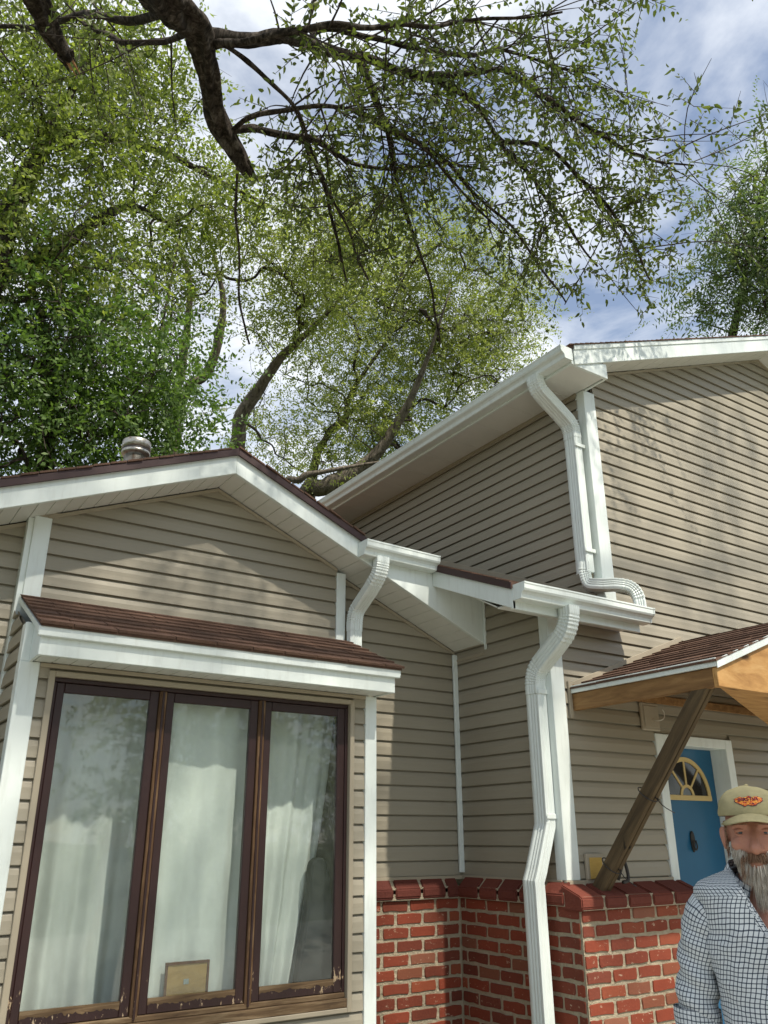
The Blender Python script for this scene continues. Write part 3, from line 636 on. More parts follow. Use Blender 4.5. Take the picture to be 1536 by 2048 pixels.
for x0, x1 in ((9.93, 15.5), (15.94, 21.65), (22.09, 27.73)):
    gx0, gx1, gz0, gz1 = x0+.42 if x0 < 10 else x0+.47, x1-.5, -7.48, 7.22
    if x1 > 27: gx1 = 27.2
    y0, y1 = YB+.10, YB+.42
    parts = [boxv((x0, y0, -8.14), (gx0, y1, 7.74)), boxv((gx1, y0, -8.14), (x1, y1, 7.74)), boxv((gx0+.001, y0+.004, gz1), (gx1-.001, y1, 7.738)), boxv((gx0+.001, y0+.004, -8.138), (gx1-.001, y1, gz0))]
    vs, fs = join_geo(parts); sash = bevel(mk('sash', [V(*v) for v in vs], fs, 'brown_paint', win), .004)
    # worn putty bead along the bottom of the glass, ragged
    bead = []; N = 60; pts = []
    for i in range(N+1):
        xx = gx0+(gx1-gx0)*i/N; pts.append((xx, gz0-.24-.12*mnoise.noise(Vector((xx*1.7, 2, 0)))-.10*mnoise.noise(Vector((xx*6, 5, 0)))-rng.uniform(0, .03)))
    poly = [(gx0, gz0+.05)]+[(gx1, gz0+.05)]+pts[::-1]
    prism('putty', poly, 'y', y0-.012, y0+.05, 'sill_wood', win, 0)
    ubox('pane', (gx0-.05, y1-.20, gz0-.05), (gx1+.05, y1-.17, gz1+.05), 'glass', win, 0)
# dark room behind
vs, fs = boxv((9.0, YB+1.0, -12), (28.6, 70, 9.5)); fs = [tuple(reversed(f)) for i, f in enumerate(fs) if i != 2]
room = tag(mk('room', [V(*v) for v in vs], fs, 'interior'), kind='structure')

# --- vent pipe on the roof
def lathe(name, prof, c, mat, parent=None, n=28, smooth=True):
    vs, fs = [], []
    for i, (r, z) in enumerate(prof):
        for k in range(n):
            a = 2*math.pi*k/n; vs.append((c[0]+r*math.cos(a), c[1]+r*math.sin(a), c[2]+z))
        if i: fs += [((i-1)*n+k, (i-1)*n+(k+1) % n, i*n+(k+1) % n, i*n+k) for k in range(n)]
    fs += [tuple(range(n-1, -1, -1)), tuple((len(prof)-1)*n+k for k in range(n))]
    return mk(name, vs, fs, mat, parent, smooth)
vc = V(16.95, 62, 24.75)
vp = lathe('vent_pipe', [(.093, -.3), (.093, .44)], vc, 'galvanised', H); vp['label'] = 'round metal vent pipe with a cap'
lathe('vent_cap', [(.06, .44), (.114, .455), (.118, .47), (.118, .485), (.10, .49), (.10, .50), (.118, .505), (.118, .57), (.112, .58), (.03, .60)], vc, 'galvanised', vp)
lathe('vent_band', [(.108, .476), (.116, .476), (.116, .502), (.108, .502)], vc, 'black_iron', vp)

# --- front door
YD = 42.0
door = ubox('door', (51.7, YD, GZ+1.4), (59.25, YD+.45, 6.42), 'door_blue', H, .02); door['label'] = 'blue front door with a fan light'
vs, fs = join_geo([boxv((51.04, YR-.22, GZ+1.2), (51.88, YD+.5, 7.14)), boxv((59.3, YR-.22, GZ+1.2), (60.14, YD+.5, 7.14)), boxv((51.88, YR-.217, 6.42), (59.3, YD+.5, 7.138))])
bevel(mk('door_casing', [V(*v) for v in vs], fs, 'white_metal', H), .004)
FC, FR, FH, FZ = 55.62, 2.78, 2.80, 2.95
N = 28
def arc(r, h, n=N): return [(FC+r*math.cos(math.pi*i/n), FZ+h*math.sin(math.pi*i/n)) for i in range(n+1)]
prism('fan_pane', arc(FR-.1, FH-.1), 'y', YD-.05, YD+.01, 'dark_pane', door, 0)
def ringpoly(r0, h0, r1, h1): return arc(r1, h1)+arc(r0, h0)[::-1]
o_, i_ = arc(FR, FH), arc(FR-.32, FH-.32); 
def band(o_, i_, y0, y1, mat):
    n = len(o_); vs = [V(p[0], y, p[1]) for y in (y0, y1) for p in o_+i_]; m2 = 2*n; fs = []
    for i in range(n-1):
        fs += [(i, i+1, n+i+1, n+i), (m2+i, m2+n+i, m2+n+i+1, m2+i+1), (i, m2+i, m2+i+1, i+1), (n+i, n+i+1, m2+n+i+1, m2+n+i)]
    return mk('fan_frame', vs, fs, mat, door)
band(o_, i_, YD-.14, YD+.0, 'cream_frame'); band(arc(.80, .80), arc(.58, .58), YD-.12, YD-.02, 'cream_frame')
ubox('fan_frame', (FC-FR-.05, YD-.15, FZ-.34), (FC+FR+.05, YD-.002, FZ+.03), 'cream_frame', door)
for an in (50, 90, 130):
    a = math.radians(an); dx, dz = math.cos(a), math.sin(a); px, pz = -dz*.085, dx*.085
    p0 = (FC+dx*.7, FZ+dz*.7); rr = 1/math.hypot(dx/(FR-.2), dz/(FH-.2)); p1 = (FC+dx*rr, FZ+dz*rr)
    prism('fan_bar', [(p0[0]+px, p0[1]+pz), (p0[0]-px, p0[1]-pz), (p1[0]-px, p1[1]-pz), (p1[0]+px, p1[1]+pz)], 'y', YD-.115, YD-.03, 'cream_frame', door, .01)
kn = [(55.55+.24*math.cos(t)*(1+.15*math.sin(t)), -.28+.74*math.sin(t)) for t in np.linspace(0, 2*math.pi, 22)[:-1]]
prism('knocker', kn, 'y', YD-.12, YD, 'black_iron', door, .03)
vs, fs = tube_geo([V(55.4, YD-.2, -.2)[:]+(.006,), V(55.38, YD-.26, -.6)[:]+(.006,), V(55.55, YD-.28, -.85)[:]+(.006,), V(55.73, YD-.26, -.6)[:]+(.006,), V(55.7, YD-.2, -.2)[:]+(.006,)], 6)
mk('knocker_ring', vs, fs, 'black_iron', door, True)
# step under the door
tag(ubox('door_step', (50.2, 33, GZ-.2), (61, YR-.3, GZ+1.2), 'concrete', None, .15), 'pale concrete step in front of the blue door', 'step')
# wall block with a hook, small yellow plate by the brace foot
mb = ubox('mount_block', (49.62, YR-.34, 7.28), (51.6, YR-.1, 9.3), 'siding_trim', H, .08); mb['label'] = 'beige wall block with bare wire hook'
ubox('block_face', (49.85, YR-.40, 7.5), (51.4, YR-.345, 9.05), 'siding_trim', mb, .03)
hp = [V(50.75, YR-.4, 8.05), V(50.8, YR-.75, 7.95), V(51.25, YR-.95, 8.1), V(51.42, YR-.95, 8.5), V(51.3, YR-.9, 8.8)]
vs, fs = tube_geo([tuple(p)+(.004,) for p in hp], 6); mk('hook_wire', vs, fs, 'pale_wire', mb, True)
pb = ubox('wall_plate', (42.62, YR-.36, -2.5), (44.2, YR-.12, -.95), 'siding_trim', H, .04); ubox('plate_face', (42.85, YR-.41, -2.45), (44.0, YR-.365, -1.18), 'yellow_ply', pb, .02)

# --- brick base
def brick_mesh(L, Hh, D, seed, half=False):
    r_ = random.Random(seed); hw, hh = L/2, Hh/2; n = []
    base = [(-hw, -hh*.6), (-hw*.96, -hh), (-hw*.3, -hh), (hw*.3, -hh), (hw*.96, -hh), (hw, -hh*.6), (hw, hh*.6), (hw*.96, hh), (hw*.3, hh), (-hw*.3, hh), (-hw*.96, hh), (-hw, hh*.6)]
    ring = [(x*(1+r_.uniform(-.045, .015)), z*(1+r_.uniform(-.17, .06))) for x, z in base]; k = len(ring)
    vs = [(x*.975, -D*.5, z*.93) for x, z in ring]+[(x, -D*.5+.004, z) for x, z in ring]+[(x, D*.5, z) for x, z in ring]
    fs = [tuple(range(k))]+[(i+k, (i+1) % k+k, (i+1) % k, i) for i in range(k)]+[(i+2*k, (i+1) % k+2*k, (i+1) % k+k, i+k) for i in range(k)]
    me = bpy.data.meshes.new('brick'); me.from_pydata(vs, [], fs); me.update(); me.materials.append(MAT['brick']); return me
BL, BH, BD = 2.07*U, .65*U, .45*U
BV = [brick_mesh(BL, BH, BD, 100+i) for i in range(14)]
CO = .825; LX = 2.265
def brick_wall(ax, O, s0, s1, ztop, corner0=None, label=None, offs=0.0, ext=-.05):
    """ax 'x': wall runs along x with its face at y=O (facing -y); ax 'y': runs along y, face at x=O (facing -x)"""
    mo = .07
    if ax == 'x': wall = ubox('brick_wall', (s0+.05, O+mo, GZ-.3), (s1+ext, O+.75, ztop-.02), 'mortar', H, 0)
    else: wall = ubox('brick_wall', (O+mo, s0+.05, GZ-.31), (O+.76, s1+ext, ztop-.03), 'mortar', H, 0)
    if label: wall['label'] = label
    z = ztop-CO/2; row = 0
    while z > GZ:
        s = s0-(LX*.5 if row % 2 else 0)-offs
        while s < s1-.15:
            a, b = max(s, s0), min(s+LX, s1)
            if b-a > .35:
                mid = (a+b)/2; sc = (b-a-.13)/2.13
                loc = V(mid+rng.uniform(-.02, .02), O+.22+rng.uniform(-.02, .03), z+rng.uniform(-.015, .015)) if ax == 'x' else V(O+.22+rng.uniform(-.02, .03), mid+rng.uniform(-.02, .02), z+rng.uniform(-.015, .015))
                inst('brick', rng.choice(BV), wall, loc, (0, rng.uniform(-.012, .012), 0) if ax == 'x' else (rng.uniform(-.012, .012), 0, -math.pi/2), (sc, 1, 1))
            s += LX
        z -= CO; row += 1
    return wall
XBR, YBR, YBL = 40.45, 39.2, 50.9
bw1 = brick_wall('x', YBL, 30.0, XBR, -3.86, label='brick base left of the inside corner', offs=.75, ext=.35)
bw2 = brick_wall('y', XBR, YBR+.13, YBL, -3.86, label='brick base of the recess side', offs=.35, ext=.3)
bw3 = brick_wall('x', YBR, XBR+.0, 51.6, -4.02, label='brick base at the front corner beside the door', offs=0)
# sloped coping bricks
CP = [(0.02, -.62), (.0, -.30), (.24, -.02), (1.3, .62), (1.3, -.1), (1.3, -1.0), (.12, -1.05)]      # (depth from the front lip, height)
def coping(wall, ax, lip, depth, s0, s1, z, wd):
    s = s0
    while s < s1-.3:
        e = min(s+wd*rng.uniform(.92, 1.08), s1); g = .105
        if s1-e < .5: e = s1
        prof = [(0, -.85), (0, -.32), (.15, -.18), (depth, .42), (depth, -1.0), (.22, -1.04)]
        j = rng.uniform(-.04, .04)
        f = (lambda t, q: V(t, lip+q[0], z+q[1]+j*.5)) if ax == 'x' else (lambda t, q: V(lip+q[0], t, z+q[1]+j*.5))
        n = len(prof); vs = [f(s+g, q) for q in prof]+[f(e-g, q) for q in prof]
        fs = [tuple(range(n)), tuple(range(2*n-1, n-1, -1))]+[(i, i+n, (i+1) % n+n, (i+1) % n) for i in range(n)]
        bevel(mk('coping_brick', vs, fs, 'coping_brick', wall), .007, 2); s = e
    if ax == 'x': ubox('coping_mortar', (s0+.3, lip+.12, z-1.0), (s1-.1, lip+.3, z-.22), 'mortar', wall, 0); prism('coping_mortar', [(lip+.12, z-.35), (lip+depth, z+.30), (lip+depth, z-.4), (lip+.12, z-.6)], 'x', s0+.3, s1-.2, 'mortar', wall, 0)
    else: ubox('coping_mortar', (lip+.12, s0+.1, z-1.0), (lip+.3, s1-.1, z-.22), 'mortar', wall, 0); prism('coping_mortar', [(lip+.12, z-.35), (lip+depth, z+.30), (lip+depth, z-.4), (lip+.12, z-.6)], 'y', s0+.3, s1-.1, 'mortar', wall, 0)
coping(bw1, 'x', YBL-.32, YW-YBL+.15, 30.0, XBR-.1, -2.93, 2.3)
coping(bw2, 'y', XBR-.34, XR-XBR+.15, YBR+1.0, YBL-.1, -2.93, 2.05)
coping(bw3, 'x', YBR-.34, YR-YBR+.1, XBR-.3, 51.9, -3.1, 2.25)

# ------------------------------------------------------------------ door canopy
XP, YP, RP, RPZ = 42.73, 29.07, 55.6, 14.55
cano = thing('door_canopy', V(55.6, 35, 8), 'unpainted wooden gable canopy with brown shingles over the blue door', 'canopy')
pz_ = lambda x: 9.62+.372*(x-XP) if x <= RP else 9.62+.372*(RP-XP)-.372*(x-RP)
ubox('side_beam', (XP, YP+.36, 8.13), (XP+.42, YR-.15, 9.26), 'pine', cano, .03)
ubox('side_beam', (68.05, YP+.36, 8.13), (68.47, YR-.15, 9.26), 'pine', cano, .03)
prism('gable_panel', [(XP+.02, 8.13), (68.4, 8.13), (68.4, 9.24), (RP, pz_(RP)-.36), (XP+.02, 9.24)], 'y', YP, YP+.35, 'plywood', cano, .03)
prism('ceiling_panel', [(XP+.45, YP+.37), (68, YP+.37), (62.1, 38.4)], 'z', 8.2, 8.32, 'plywood', cano, .01)
ubox('ledger', (XP+.1, YR-.34, 9.3), (68.4, YR-.14, 9.9), 'pine', cano)
def proof(x0, x1): return roofslab(x0, x1, YP-.12, YR-.13, lambda x, y: pz_(x)-.14, .14)
vs, fs = join_geo([proof(XP-.1, RP), proof(RP, 68.6)]); roofp = mk('roof_deck', vs, fs, 'plywood', cano)
ubox('drip_edge', (XP-.16, YP-.1, 9.27), (XP-.04, YR-.14, 9.78), 'white_metal', cano, .02)
for x0, x1 in ((XP-.14, RP), (RP+.003, 68.6)):
    prism('drip_edge', [(x0, pz_(x0)-.42), (x1, pz_(x1)-.42), (x1, pz_(x1)+.1), (x0, pz_(x0)+.1)], 'y', YP-.2, YP-.125, 'white_metal', cano, .02)
Lp = math.hypot(1, .372)
shingles(roofp, (XP-.1, YP-.12, pz_(XP-.1)), (0, 1, 0), (1/Lp, 0, .372/Lp), (-.372/Lp, 0, 1/Lp), YR-.13-YP+.12, (RP-XP+.1)*Lp, 1.22, tab=(2.2, 3.4), over=.14)
shingles(roofp, (68.7, YP-.12, pz_(68.7)), (0, 1, 0), (-1/Lp, 0, .372/Lp), (.372/Lp, 0, 1/Lp), YR-.13-YP+.12, (68.7-RP)*Lp, 1.22, tab=(3, 4), over=.14)
prism('flashing', [(XP-.2, pz_(XP)-.1), (RP, pz_(RP)+.05), (RP, pz_(RP)+.5), (XP-.2, pz_(XP)+.35)], 'y', YR-.24, YR-.125, 'siding_trim', cano, .02)
ubox('flashing', (XP-.32, YR-.3, 7.6), (XP-.05, YR-.12, 10.1), 'siding_trim', cano, .02)
def lumber(name, a, b, upv, wd, dp, mat, parent):
    a, b, upv = Vector(a), Vector(b), Vector(upv); d = (b-a).normalized(); s = d.cross(upv).normalized(); t = s.cross(d)
    vs = [p+s*(i*wd/2)+t*(j*dp/2) for p in (a, b) for i, j in ((-1, -1), (1, -1), (1, 1), (-1, 1))]
    return bevel(mk(name, vs, [(0, 1, 2, 3), (7, 6, 5, 4), (0, 4, 5, 1), (1, 5, 6, 2), (2, 6, 7, 3), (3, 7, 4, 0)], mat, parent), .003)
for k, dx in enumerate((.20, .63)):
    b_ = lumber('brace', V(XP+dx, 39.95, -3.05+k*.02), V(XP+dx, 30.15, 8.55), V(0, 1, .85)-V(0, 0, 0), .36*U, .86*U, 'treated_wood', cano)
for k, dx in enumerate((.21, .60)):
    lumber('brace', V(67.4+dx, 39.95, -3.05), V(67.4+dx, 30.15, 8.55), V(0, 1, .85)-V(0, 0, 0), .37*U, .92*U, 'treated_wood', cano)
for z0 in (2.35, -1.75):
    yb = 39.95+(z0+3.05)/11.6*(30.15-39.95); pts = []
    for i in range(15):
        a = 2*math.pi*i/13; pts.append(tuple(V(XP+.40+.46*math.cos(a), yb+.60*math.sin(a), z0+.5*math.sin(a)+.06*math.cos(a)+.02*i))+(.0035,))
    pts.append(tuple(V(XP+.2, yb-1.1, z0-.5))+(.003,)); pts.append(tuple(V(XP+.3, yb-1.9, z0-1.0))+(.003,))
    vs, fs = tube_geo(pts, 5); mk('tie_wire', vs, fs, 'wire', cano, True)
cp = [V(44.2, 39.4, -2.5), V(44.5, 39.2, -1.6), V(44.65, 39.2, -1.2), V(44.8, 39.1, -1.9), V(44.7, 39.0, -2.5), V(44.2, 39.0, -2.62)]
vs, fs = tube_geo([tuple(p)+(.012,) for p in cp], 6); tag(mk('cable_loop', vs, fs, 'wire', None, True), 'dark loop of cable lying on the coping behind the canopy brace', 'cable')

# ------------------------------------------------------------------ things behind the window
def curtain(x0, x1, z0, z1, y, seed, label, taper=0.0, folds=9, amp=.20):
    r_ = random.Random(seed); ph = [r_.uniform(0, 6) for _ in range(4)]; nx, nz = 90, 40; vs, fs = [], []
    for j in range(nz+1):
        t = j/nz; z = z1+(z0-z1)*t; xa, xb = x0, x1-taper*t**1.4
        for i in range(nx+1):
            s = i/nx; a = amp*(.45+.75*t)
            yy = y+a*math.sin(s*folds*2.1+ph[0]+.8*math.sin(t*2.2+ph[1]))+.5*a*math.sin(s*folds*4.7+ph[2]+t*1.4)+.10*mnoise.noise(Vector((s*8, t*7+seed, 3.3)))+.05*mnoise.noise(Vector((s*26, t*18+seed, 1.3)))*t
            vs.append(V(xa+(xb-xa)*s, yy, z))
    fs = [(j*(nx+1)+i, j*(nx+1)+i+1, (j+1)*(nx+1)+i+1, (j+1)*(nx+1)+i) for j in range(nz) for i in range(nx)]
    return tag(mk('curtain', vs, fs, 'curtain', None, True), label, 'curtain', 'white curtains in the big window')
curtain(10.6, 18.0, -8.1, 7.9, YB+3.4, 3, 'white curtain with long folds behind the leftmost window pane', 0, 10)
curtain(16.0, 22.6, -8.1, 7.9, YB+1.25, 11, 'bright white curtain behind the middle pane, a framed board before it', .2, 7, .13)
curtain(22.9, 28.4, -8.1, 7.9, YB+2.7, 5, 'white curtain drawn aside behind the rightmost pane, narrower at the bottom', 2.3, 8)
fb = thing('framed_board', V(18.6, YB+.75, -7.5), 'tan square board in a thin brown frame leaning in the middle pane', 'board')
ubox('panel', (17.55, YB+.72, -7.55), (19.75, YB+.80, -6.12), 'tan_board', fb, .01)
vs, fs = join_geo([boxv((17.45, YB+.66, -7.56), (17.56, YB+.82, -6.0)), boxv((19.74, YB+.66, -7.56), (19.85, YB+.82, -6.0)), boxv((17.56, YB+.661, -6.12), (19.74, YB+.82, -6.002))])
mk('frame', [V(*v) for v in vs], fs, 'frame_wood', fb)
ubox('sticker', (18.48, YB+.70, -7.06), (18.76, YB+.719, -6.82), 'label_print', fb, 0)
gc = [(25.3, -8.1), (25.52, -6.5), (25.8, -4.6), (25.98, -3.2), (26.05, -2.0), (26.12, -1.45), (26.35, -1.12), (26.75, -1.05), (27.05, -1.2), (27.3, -1.8), (27.6, -3.6), (27.9, -5.6), (28.1, -8.1)]
tag(prism('instrument_case', [(x_+.15, z_) for x_, z_ in gc], 'y', YB+1.2, YB+2.0, 'dark_cloth', None, .12), 'dark grey soft instrument case standing behind the rightmost pane', 'case')

# ------------------------------------------------------------------ trees
NR = np.random.default_rng(5)
def mesh_np(name, verts, quads, mat, parent, tri=False):
    """fast mesh from numpy arrays of equal-sized faces"""
    c = (verts.min(0)+verts.max(0))/2; me = bpy.data.meshes.new(name); k = quads.shape[1]
    me.vertices.add(len(verts)); me.vertices.foreach_set('co', (verts-c).astype(np.float32).ravel())
    me.loops.add(quads.size); me.loops.foreach_set('vertex_index', quads.astype(np.int32).ravel())
    me.polygons.add(len(quads)); me.polygons.foreach_set('loop_start', np.arange(0, quads.size, k, dtype=np.int32))
    me.update(calc_edges=True); me.validate()
    me.materials.append(MAT[mat]); return link(bpy.data.objects.new(name, me), parent, Vector(c))
def unit(a): return a/(np.linalg.norm(a, axis=-1, keepdims=True)+1e-9)
def spray_leaves(pos, dirs, nleaf, slen, L, W, fine=False, droop=.5, pinnate=False):
    """leaves set alternately on short twigs; pos, dirs: (N,3)"""
    N = len(pos); t = (np.arange(nleaf)+.6)/nleaf
    d = unit(dirs); bend = np.zeros((N, nleaf, 3)); bend[..., 2] = -droop*(t**2)[None]*slen*.5
    ln = slen*NR.uniform(.7, 1.25, (N, 1, 1))
    p = pos[:, None]+d[:, None]*t[None, :, None]*ln+bend
    rnd = unit(NR.normal(size=(N, 3))); side = unit(np.cross(d, rnd)); sgn = np.where(np.arange(nleaf) % 2, 1., -1.)[None, :, None]
    upv = unit(np.cross(side, d))
    jit = .12 if pinnate else .45
    ld = unit(d[:, None]*(.35 if pinnate else .6)+side[:, None]*sgn*.9+NR.normal(size=(N, nleaf, 3))*jit+np.array([0, 0, -.30*droop]))
    nrm = unit(upv[:, None]+NR.normal(size=(N, nleaf, 3))*(.25 if pinnate else .55))
    sd = unit(np.cross(ld, nrm)); nn = np.cross(sd, ld)
    LL = L*NR.uniform(.45, 1.35, (N, nleaf, 1)); WW = W*NR.uniform(.75, 1.15, (N, nleaf, 1))
    if not fine:
        v = np.stack([p, p+ld*LL*.45+sd*WW*.5+nn*WW*.12, p+ld*LL, p+ld*LL*.45-sd*WW*.5+nn*WW*.12], 2).reshape(-1, 3)
        q = np.arange(len(v)).reshape(-1, 4)
        return v, q
    a = p; b = p+ld*LL-nn*LL*.12
    v = np.stack([a, p+ld*LL*.28+sd*WW*.46+nn*WW*.14, p+ld*LL*.68+sd*WW*.36+nn*WW*.08, b, p+ld*LL*.68-sd*WW*.36+nn*WW*.08, p+ld*LL*.28-sd*WW*.46+nn*WW*.14], 2).reshape(-1, 3)
    i = np.arange(len(v)//6)*6
    q = np.concatenate([np.stack([i, i+1, i+2, i+3], 1), np.stack([i, i+3, i+4, i+5], 1)])
    return v, q
def crown(parent, blobs, mat, leaf=(.085, .042), nleaf=10, slen=.34, per=9, spread=.34, fine=False, droop=.5, pinnate=False, mul=1.0):
    """clumps of sprays filling ellipsoids (x,y,z,rh,rv,sprays); returns clump centres"""
    P, D, cl = [], [], []
    for x, y, z, rh, rv, n in blobs:
        n = int(n*mul); k = max(2, n//per)
        u = unit(NR.normal(size=(k, 3)))*(NR.uniform(size=(k, 1))**.38); cc = np.array([x, y, z])+u*np.array([rh, rh*.85, rv]); cl.append(cc)
        idx = NR.integers(0, k, n); off = NR.normal(size=(n, 3))*spread*np.array([1, 1, .65]); P.append(cc[idx]+off)
        D.append(off*1.2+NR.normal(size=(n, 3))*.5*np.array([1, 1, .6])+np.array([0, 0, -.12]))
    P = np.concatenate(P); D = np.concatenate(D)
    v, q = spray_leaves(P, D, nleaf, slen, leaf[0], leaf[1], fine, droop, pinnate)
    mesh_np('crown', v, q, mat, parent)['kind'] = 'stuff'; return np.concatenate(cl), P, D
def limbs_to(centres, paths, parent, r0=.022, every=1, extra=True, mat='twig', name='branches'):
    """boughs: every clump grows from the nearest limb or from a clump already reached, so that they fork"""
    src = []
    for pa in paths:
        c_ = catmull(pa, 5); src += [(q[:3], q[3]) for q in c_[len(c_)//4:]]
    pos = [q[0] for q in src]; par = [-1]*len(pos); nt0 = len(pos); todo = [np.array(c) for c in centres[::every]]
    arr = np.array(pos)
    todo.sort(key=lambda c: np.linalg.norm(arr-c, axis=1).min())
    for c in todo:
        a = np.array(pos); d = np.linalg.norm(a-c, axis=1)+np.maximum(0, a[:, 2]-c[2]+.1)*.9; d[nt0:] *= 1.05
        k = int(np.argmin(d))
        if d[k] > 6: continue
        pos.append(c); par.append(k)
    cnt = [1]*len(pos)
    for k in range(len(pos)-1, nt0-1, -1): cnt[par[k]] += cnt[k]
    parts = []
    for k in range(nt0, len(pos)):
        p, c = np.array(pos[par[k]]), pos[k]; ln = np.linalg.norm(c-p); r = r0*.32*math.sqrt(cnt[k])*.62+.003; r1 = max(.0035, r*.8)
        if par[k] < nt0: r = min(r*1.25, src[par[k]][1]*.8)
        m1 = p*.66+c*.34+NR.normal(size=3)*.09*ln+np.array([0, 0, .06*ln]); m2 = p*.33+c*.67+NR.normal(size=3)*.09*ln+np.array([0, 0, .04*ln])
        parts.append(tube_geo([tuple(p)+(r,), tuple(m1)+(r*.93,), tuple(m2)+(r*.86,), tuple(c)+(r1,)], 5, 3, .1, cap=False))
        if extra:
            for _ in range(4):
                e = c+NR.normal(size=3)*.45; parts.append(tube_geo([tuple(c)+(.006,), tuple((c+e)/2+NR.normal(size=3)*.08)+(.004,), tuple(e)+(.0018,)], 3, 2, cap=False))
    vs, fs = join_geo(parts); return tag(mk(name, vs, fs, mat, parent), kind='stuff')
def trunks(parent, paths, mat='bark', sides=10, name='trunk', jit=.22, sm=4):
    vs, fs = join_geo([tube_geo(p, sides, sm, jit) for p in paths]); return mk(name, vs, fs, mat, parent, True)

# -- the near tree: its limbs hang over the house, its trunk stands left of the view
B = {
'main': [(-2.3,2.2,0,.40),(-2.25,2.25,1.6,.33),(-2.0,2.3,3.6,.29),(-1.3,2.45,5.2,.24),(-.4,2.65,6.0,.19),(0.26,2.97,6.36,.157),(0.72,3.6,6.49,.156),(0.95,3.86,6.64,.14),(1.17,4.01,6.73,.12),(1.32,4.19,6.68,.094),(1.44,4.39,6.61,.083),(1.6,4.55,6.56,.084),(1.76,4.61,6.45,.076),(1.84,4.64,6.38,.055)],
'stub': [(-1.3,2.45,5.2,.15),(-.8,3.2,6.3,.11),(-0.27,4.0,6.86,.09),(0.0,4.36,6.97,.088),(0.18,4.61,7.01,.086),(0.33,4.79,6.99,.079),(0.45,4.91,7.0,.075),(0.52,4.97,6.99,.064)],
'b1': [(1.27,4.04,6.74,.069),(1.45,3.96,6.82,.065),(1.72,3.89,6.92,.062),(2.05,3.9,7.06,.055),(2.39,3.89,7.19,.048),(2.76,3.88,7.28,.041),(3.06,3.82,7.3,.036),(3.4,3.79,7.27,.032),(3.77,3.86,7.11,.023),(4.09,3.85,6.89,.019),(4.52,3.89,6.65,.014),(4.89,3.87,6.31,.009)],
'b2': [(1.65,4.54,6.54,.034),(1.87,4.49,6.66,.038),(2.18,4.43,6.72,.035),(2.45,4.43,6.74,.031),(2.73,4.42,6.74,.022),(3.06,4.32,6.8,.018),(3.36,4.17,6.87,.014),(3.76,3.99,6.88,.009)],
'b3': [(1.66,4.53,6.56,.025),(1.72,4.34,6.56,.025),(1.9,4.2,6.62,.021),(2.14,4.04,6.65,.021),(2.37,3.99,6.73,.017),(2.64,3.91,6.66,.017),(3.0,3.9,6.6,.013),(3.43,3.95,6.42,.011),(3.77,3.94,6.17,.009)],
'b4': [(1.3,4.02,6.69,.032),(1.48,3.82,6.66,.028),(1.69,3.66,6.72,.024),(2.03,3.43,6.75,.02),(2.39,3.18,6.76,.016),(2.78,2.96,6.83,.012),(3.17,2.58,6.8,.008)],
'b5': [(2.39,3.89,7.19,.035),(2.51,3.96,7.08,.031),(2.69,4.06,6.92,.026),(2.89,4.18,6.72,.022),(3.05,4.32,6.51,.018),(3.29,4.44,6.24,.013),(3.53,4.57,5.92,.011),(3.75,4.73,5.55,.007)],
'b6': [(2.76,3.88,7.28,.032),(3.14,3.73,7.32,.027),(3.49,3.51,7.39,.023),(3.87,3.46,7.31,.019),(4.23,3.42,7.21,.019),(4.61,3.35,7.09,.014),(4.92,3.24,7.03,.012),(5.18,3.0,6.93,.007)],
'b7': [(2.37,3.99,6.73,.017),(2.72,3.97,6.7,.017),(3.15,3.91,6.64,.017),(3.53,3.94,6.51,.013),(3.92,3.91,6.22,.011),(4.22,3.9,5.96,.009),(4.43,3.91,5.73,.007)],
'b8': [(1.74,4.60,6.48,.012),(1.80,4.70,6.36,.011),(1.86,4.85,6.16,.011),(1.98,5.01,5.94,.010),(2.1,5.21,5.63,.01),(2.27,5.34,5.35,.008)],
'b9': [(1.33,3.99,6.7,.02),(1.65,4.04,6.7,.016),(2.01,4.09,6.54,.014),(2.29,4.28,6.38,.012),(2.55,4.41,6.12,.01),(2.91,4.55,5.75,.008)],
'b10': [(1.98,3.93,7.06,.026),(2.03,3.87,7.22,.022),(2.5,3.78,7.34,.022),(3.12,3.69,7.49,.018),(3.54,3.49,7.63,.014),(3.97,3.41,7.67,.012),(4.37,3.22,7.63,.007)],
'b11': [(2.18,4.43,6.72,.017),(2.43,4.54,6.51,.015),(2.63,4.63,6.17,.013),(2.83,4.79,5.87,.009)],
'b12': [(3.77,3.86,7.11,.019),(4.18,3.68,7.08,.017),(4.63,3.67,6.87,.014),(5.1,3.69,6.56,.012),(5.36,3.72,6.25,.01)],
'b13': [(0.95,3.88,6.62,.039),(0.76,4.36,6.91,.029),(0.53,4.84,7.32,.023),(0.26,5.37,7.54,.019),(-0.16,5.81,7.82,.016)],
'b14': [(1.17,4.01,6.73,.032),(1.09,4.53,7.11,.022),(0.83,5.05,7.5,.019),(0.54,5.31,7.85,.015)],
}
UPL = [[(-1.3,2.45,5.2,.17),(-.6,1.2,7.4,.14),(.3,-.4,9.6,.11),(1.6,-1.6,11.4,.08),(4.0,-2.2,12.2,.05),(6.4,-2.2,12.4,.03),(8.0,-1.8,12.3,.02)],
       [(-1.3,2.45,5.2,.15),(-1.5,.6,7.6,.11),(-1.0,-1.6,9.8,.08),(.4,-3.6,11.4,.05),(2.6,-4.6,12.0,.03),(4.8,-4.6,12.2,.02)],
       [(.3,-.4,9.6,.06),(-.4,-1.4,10.8,.05),(-1.2,-1.6,11.4,.02)]]
B['main'] = [(a, b, c, r*(.8 if a > .2 else 1)) for a, b, c, r in B['main']]; B['stub'] = [(a, b, c, r*.85) for a, b, c, r in B['stub']]
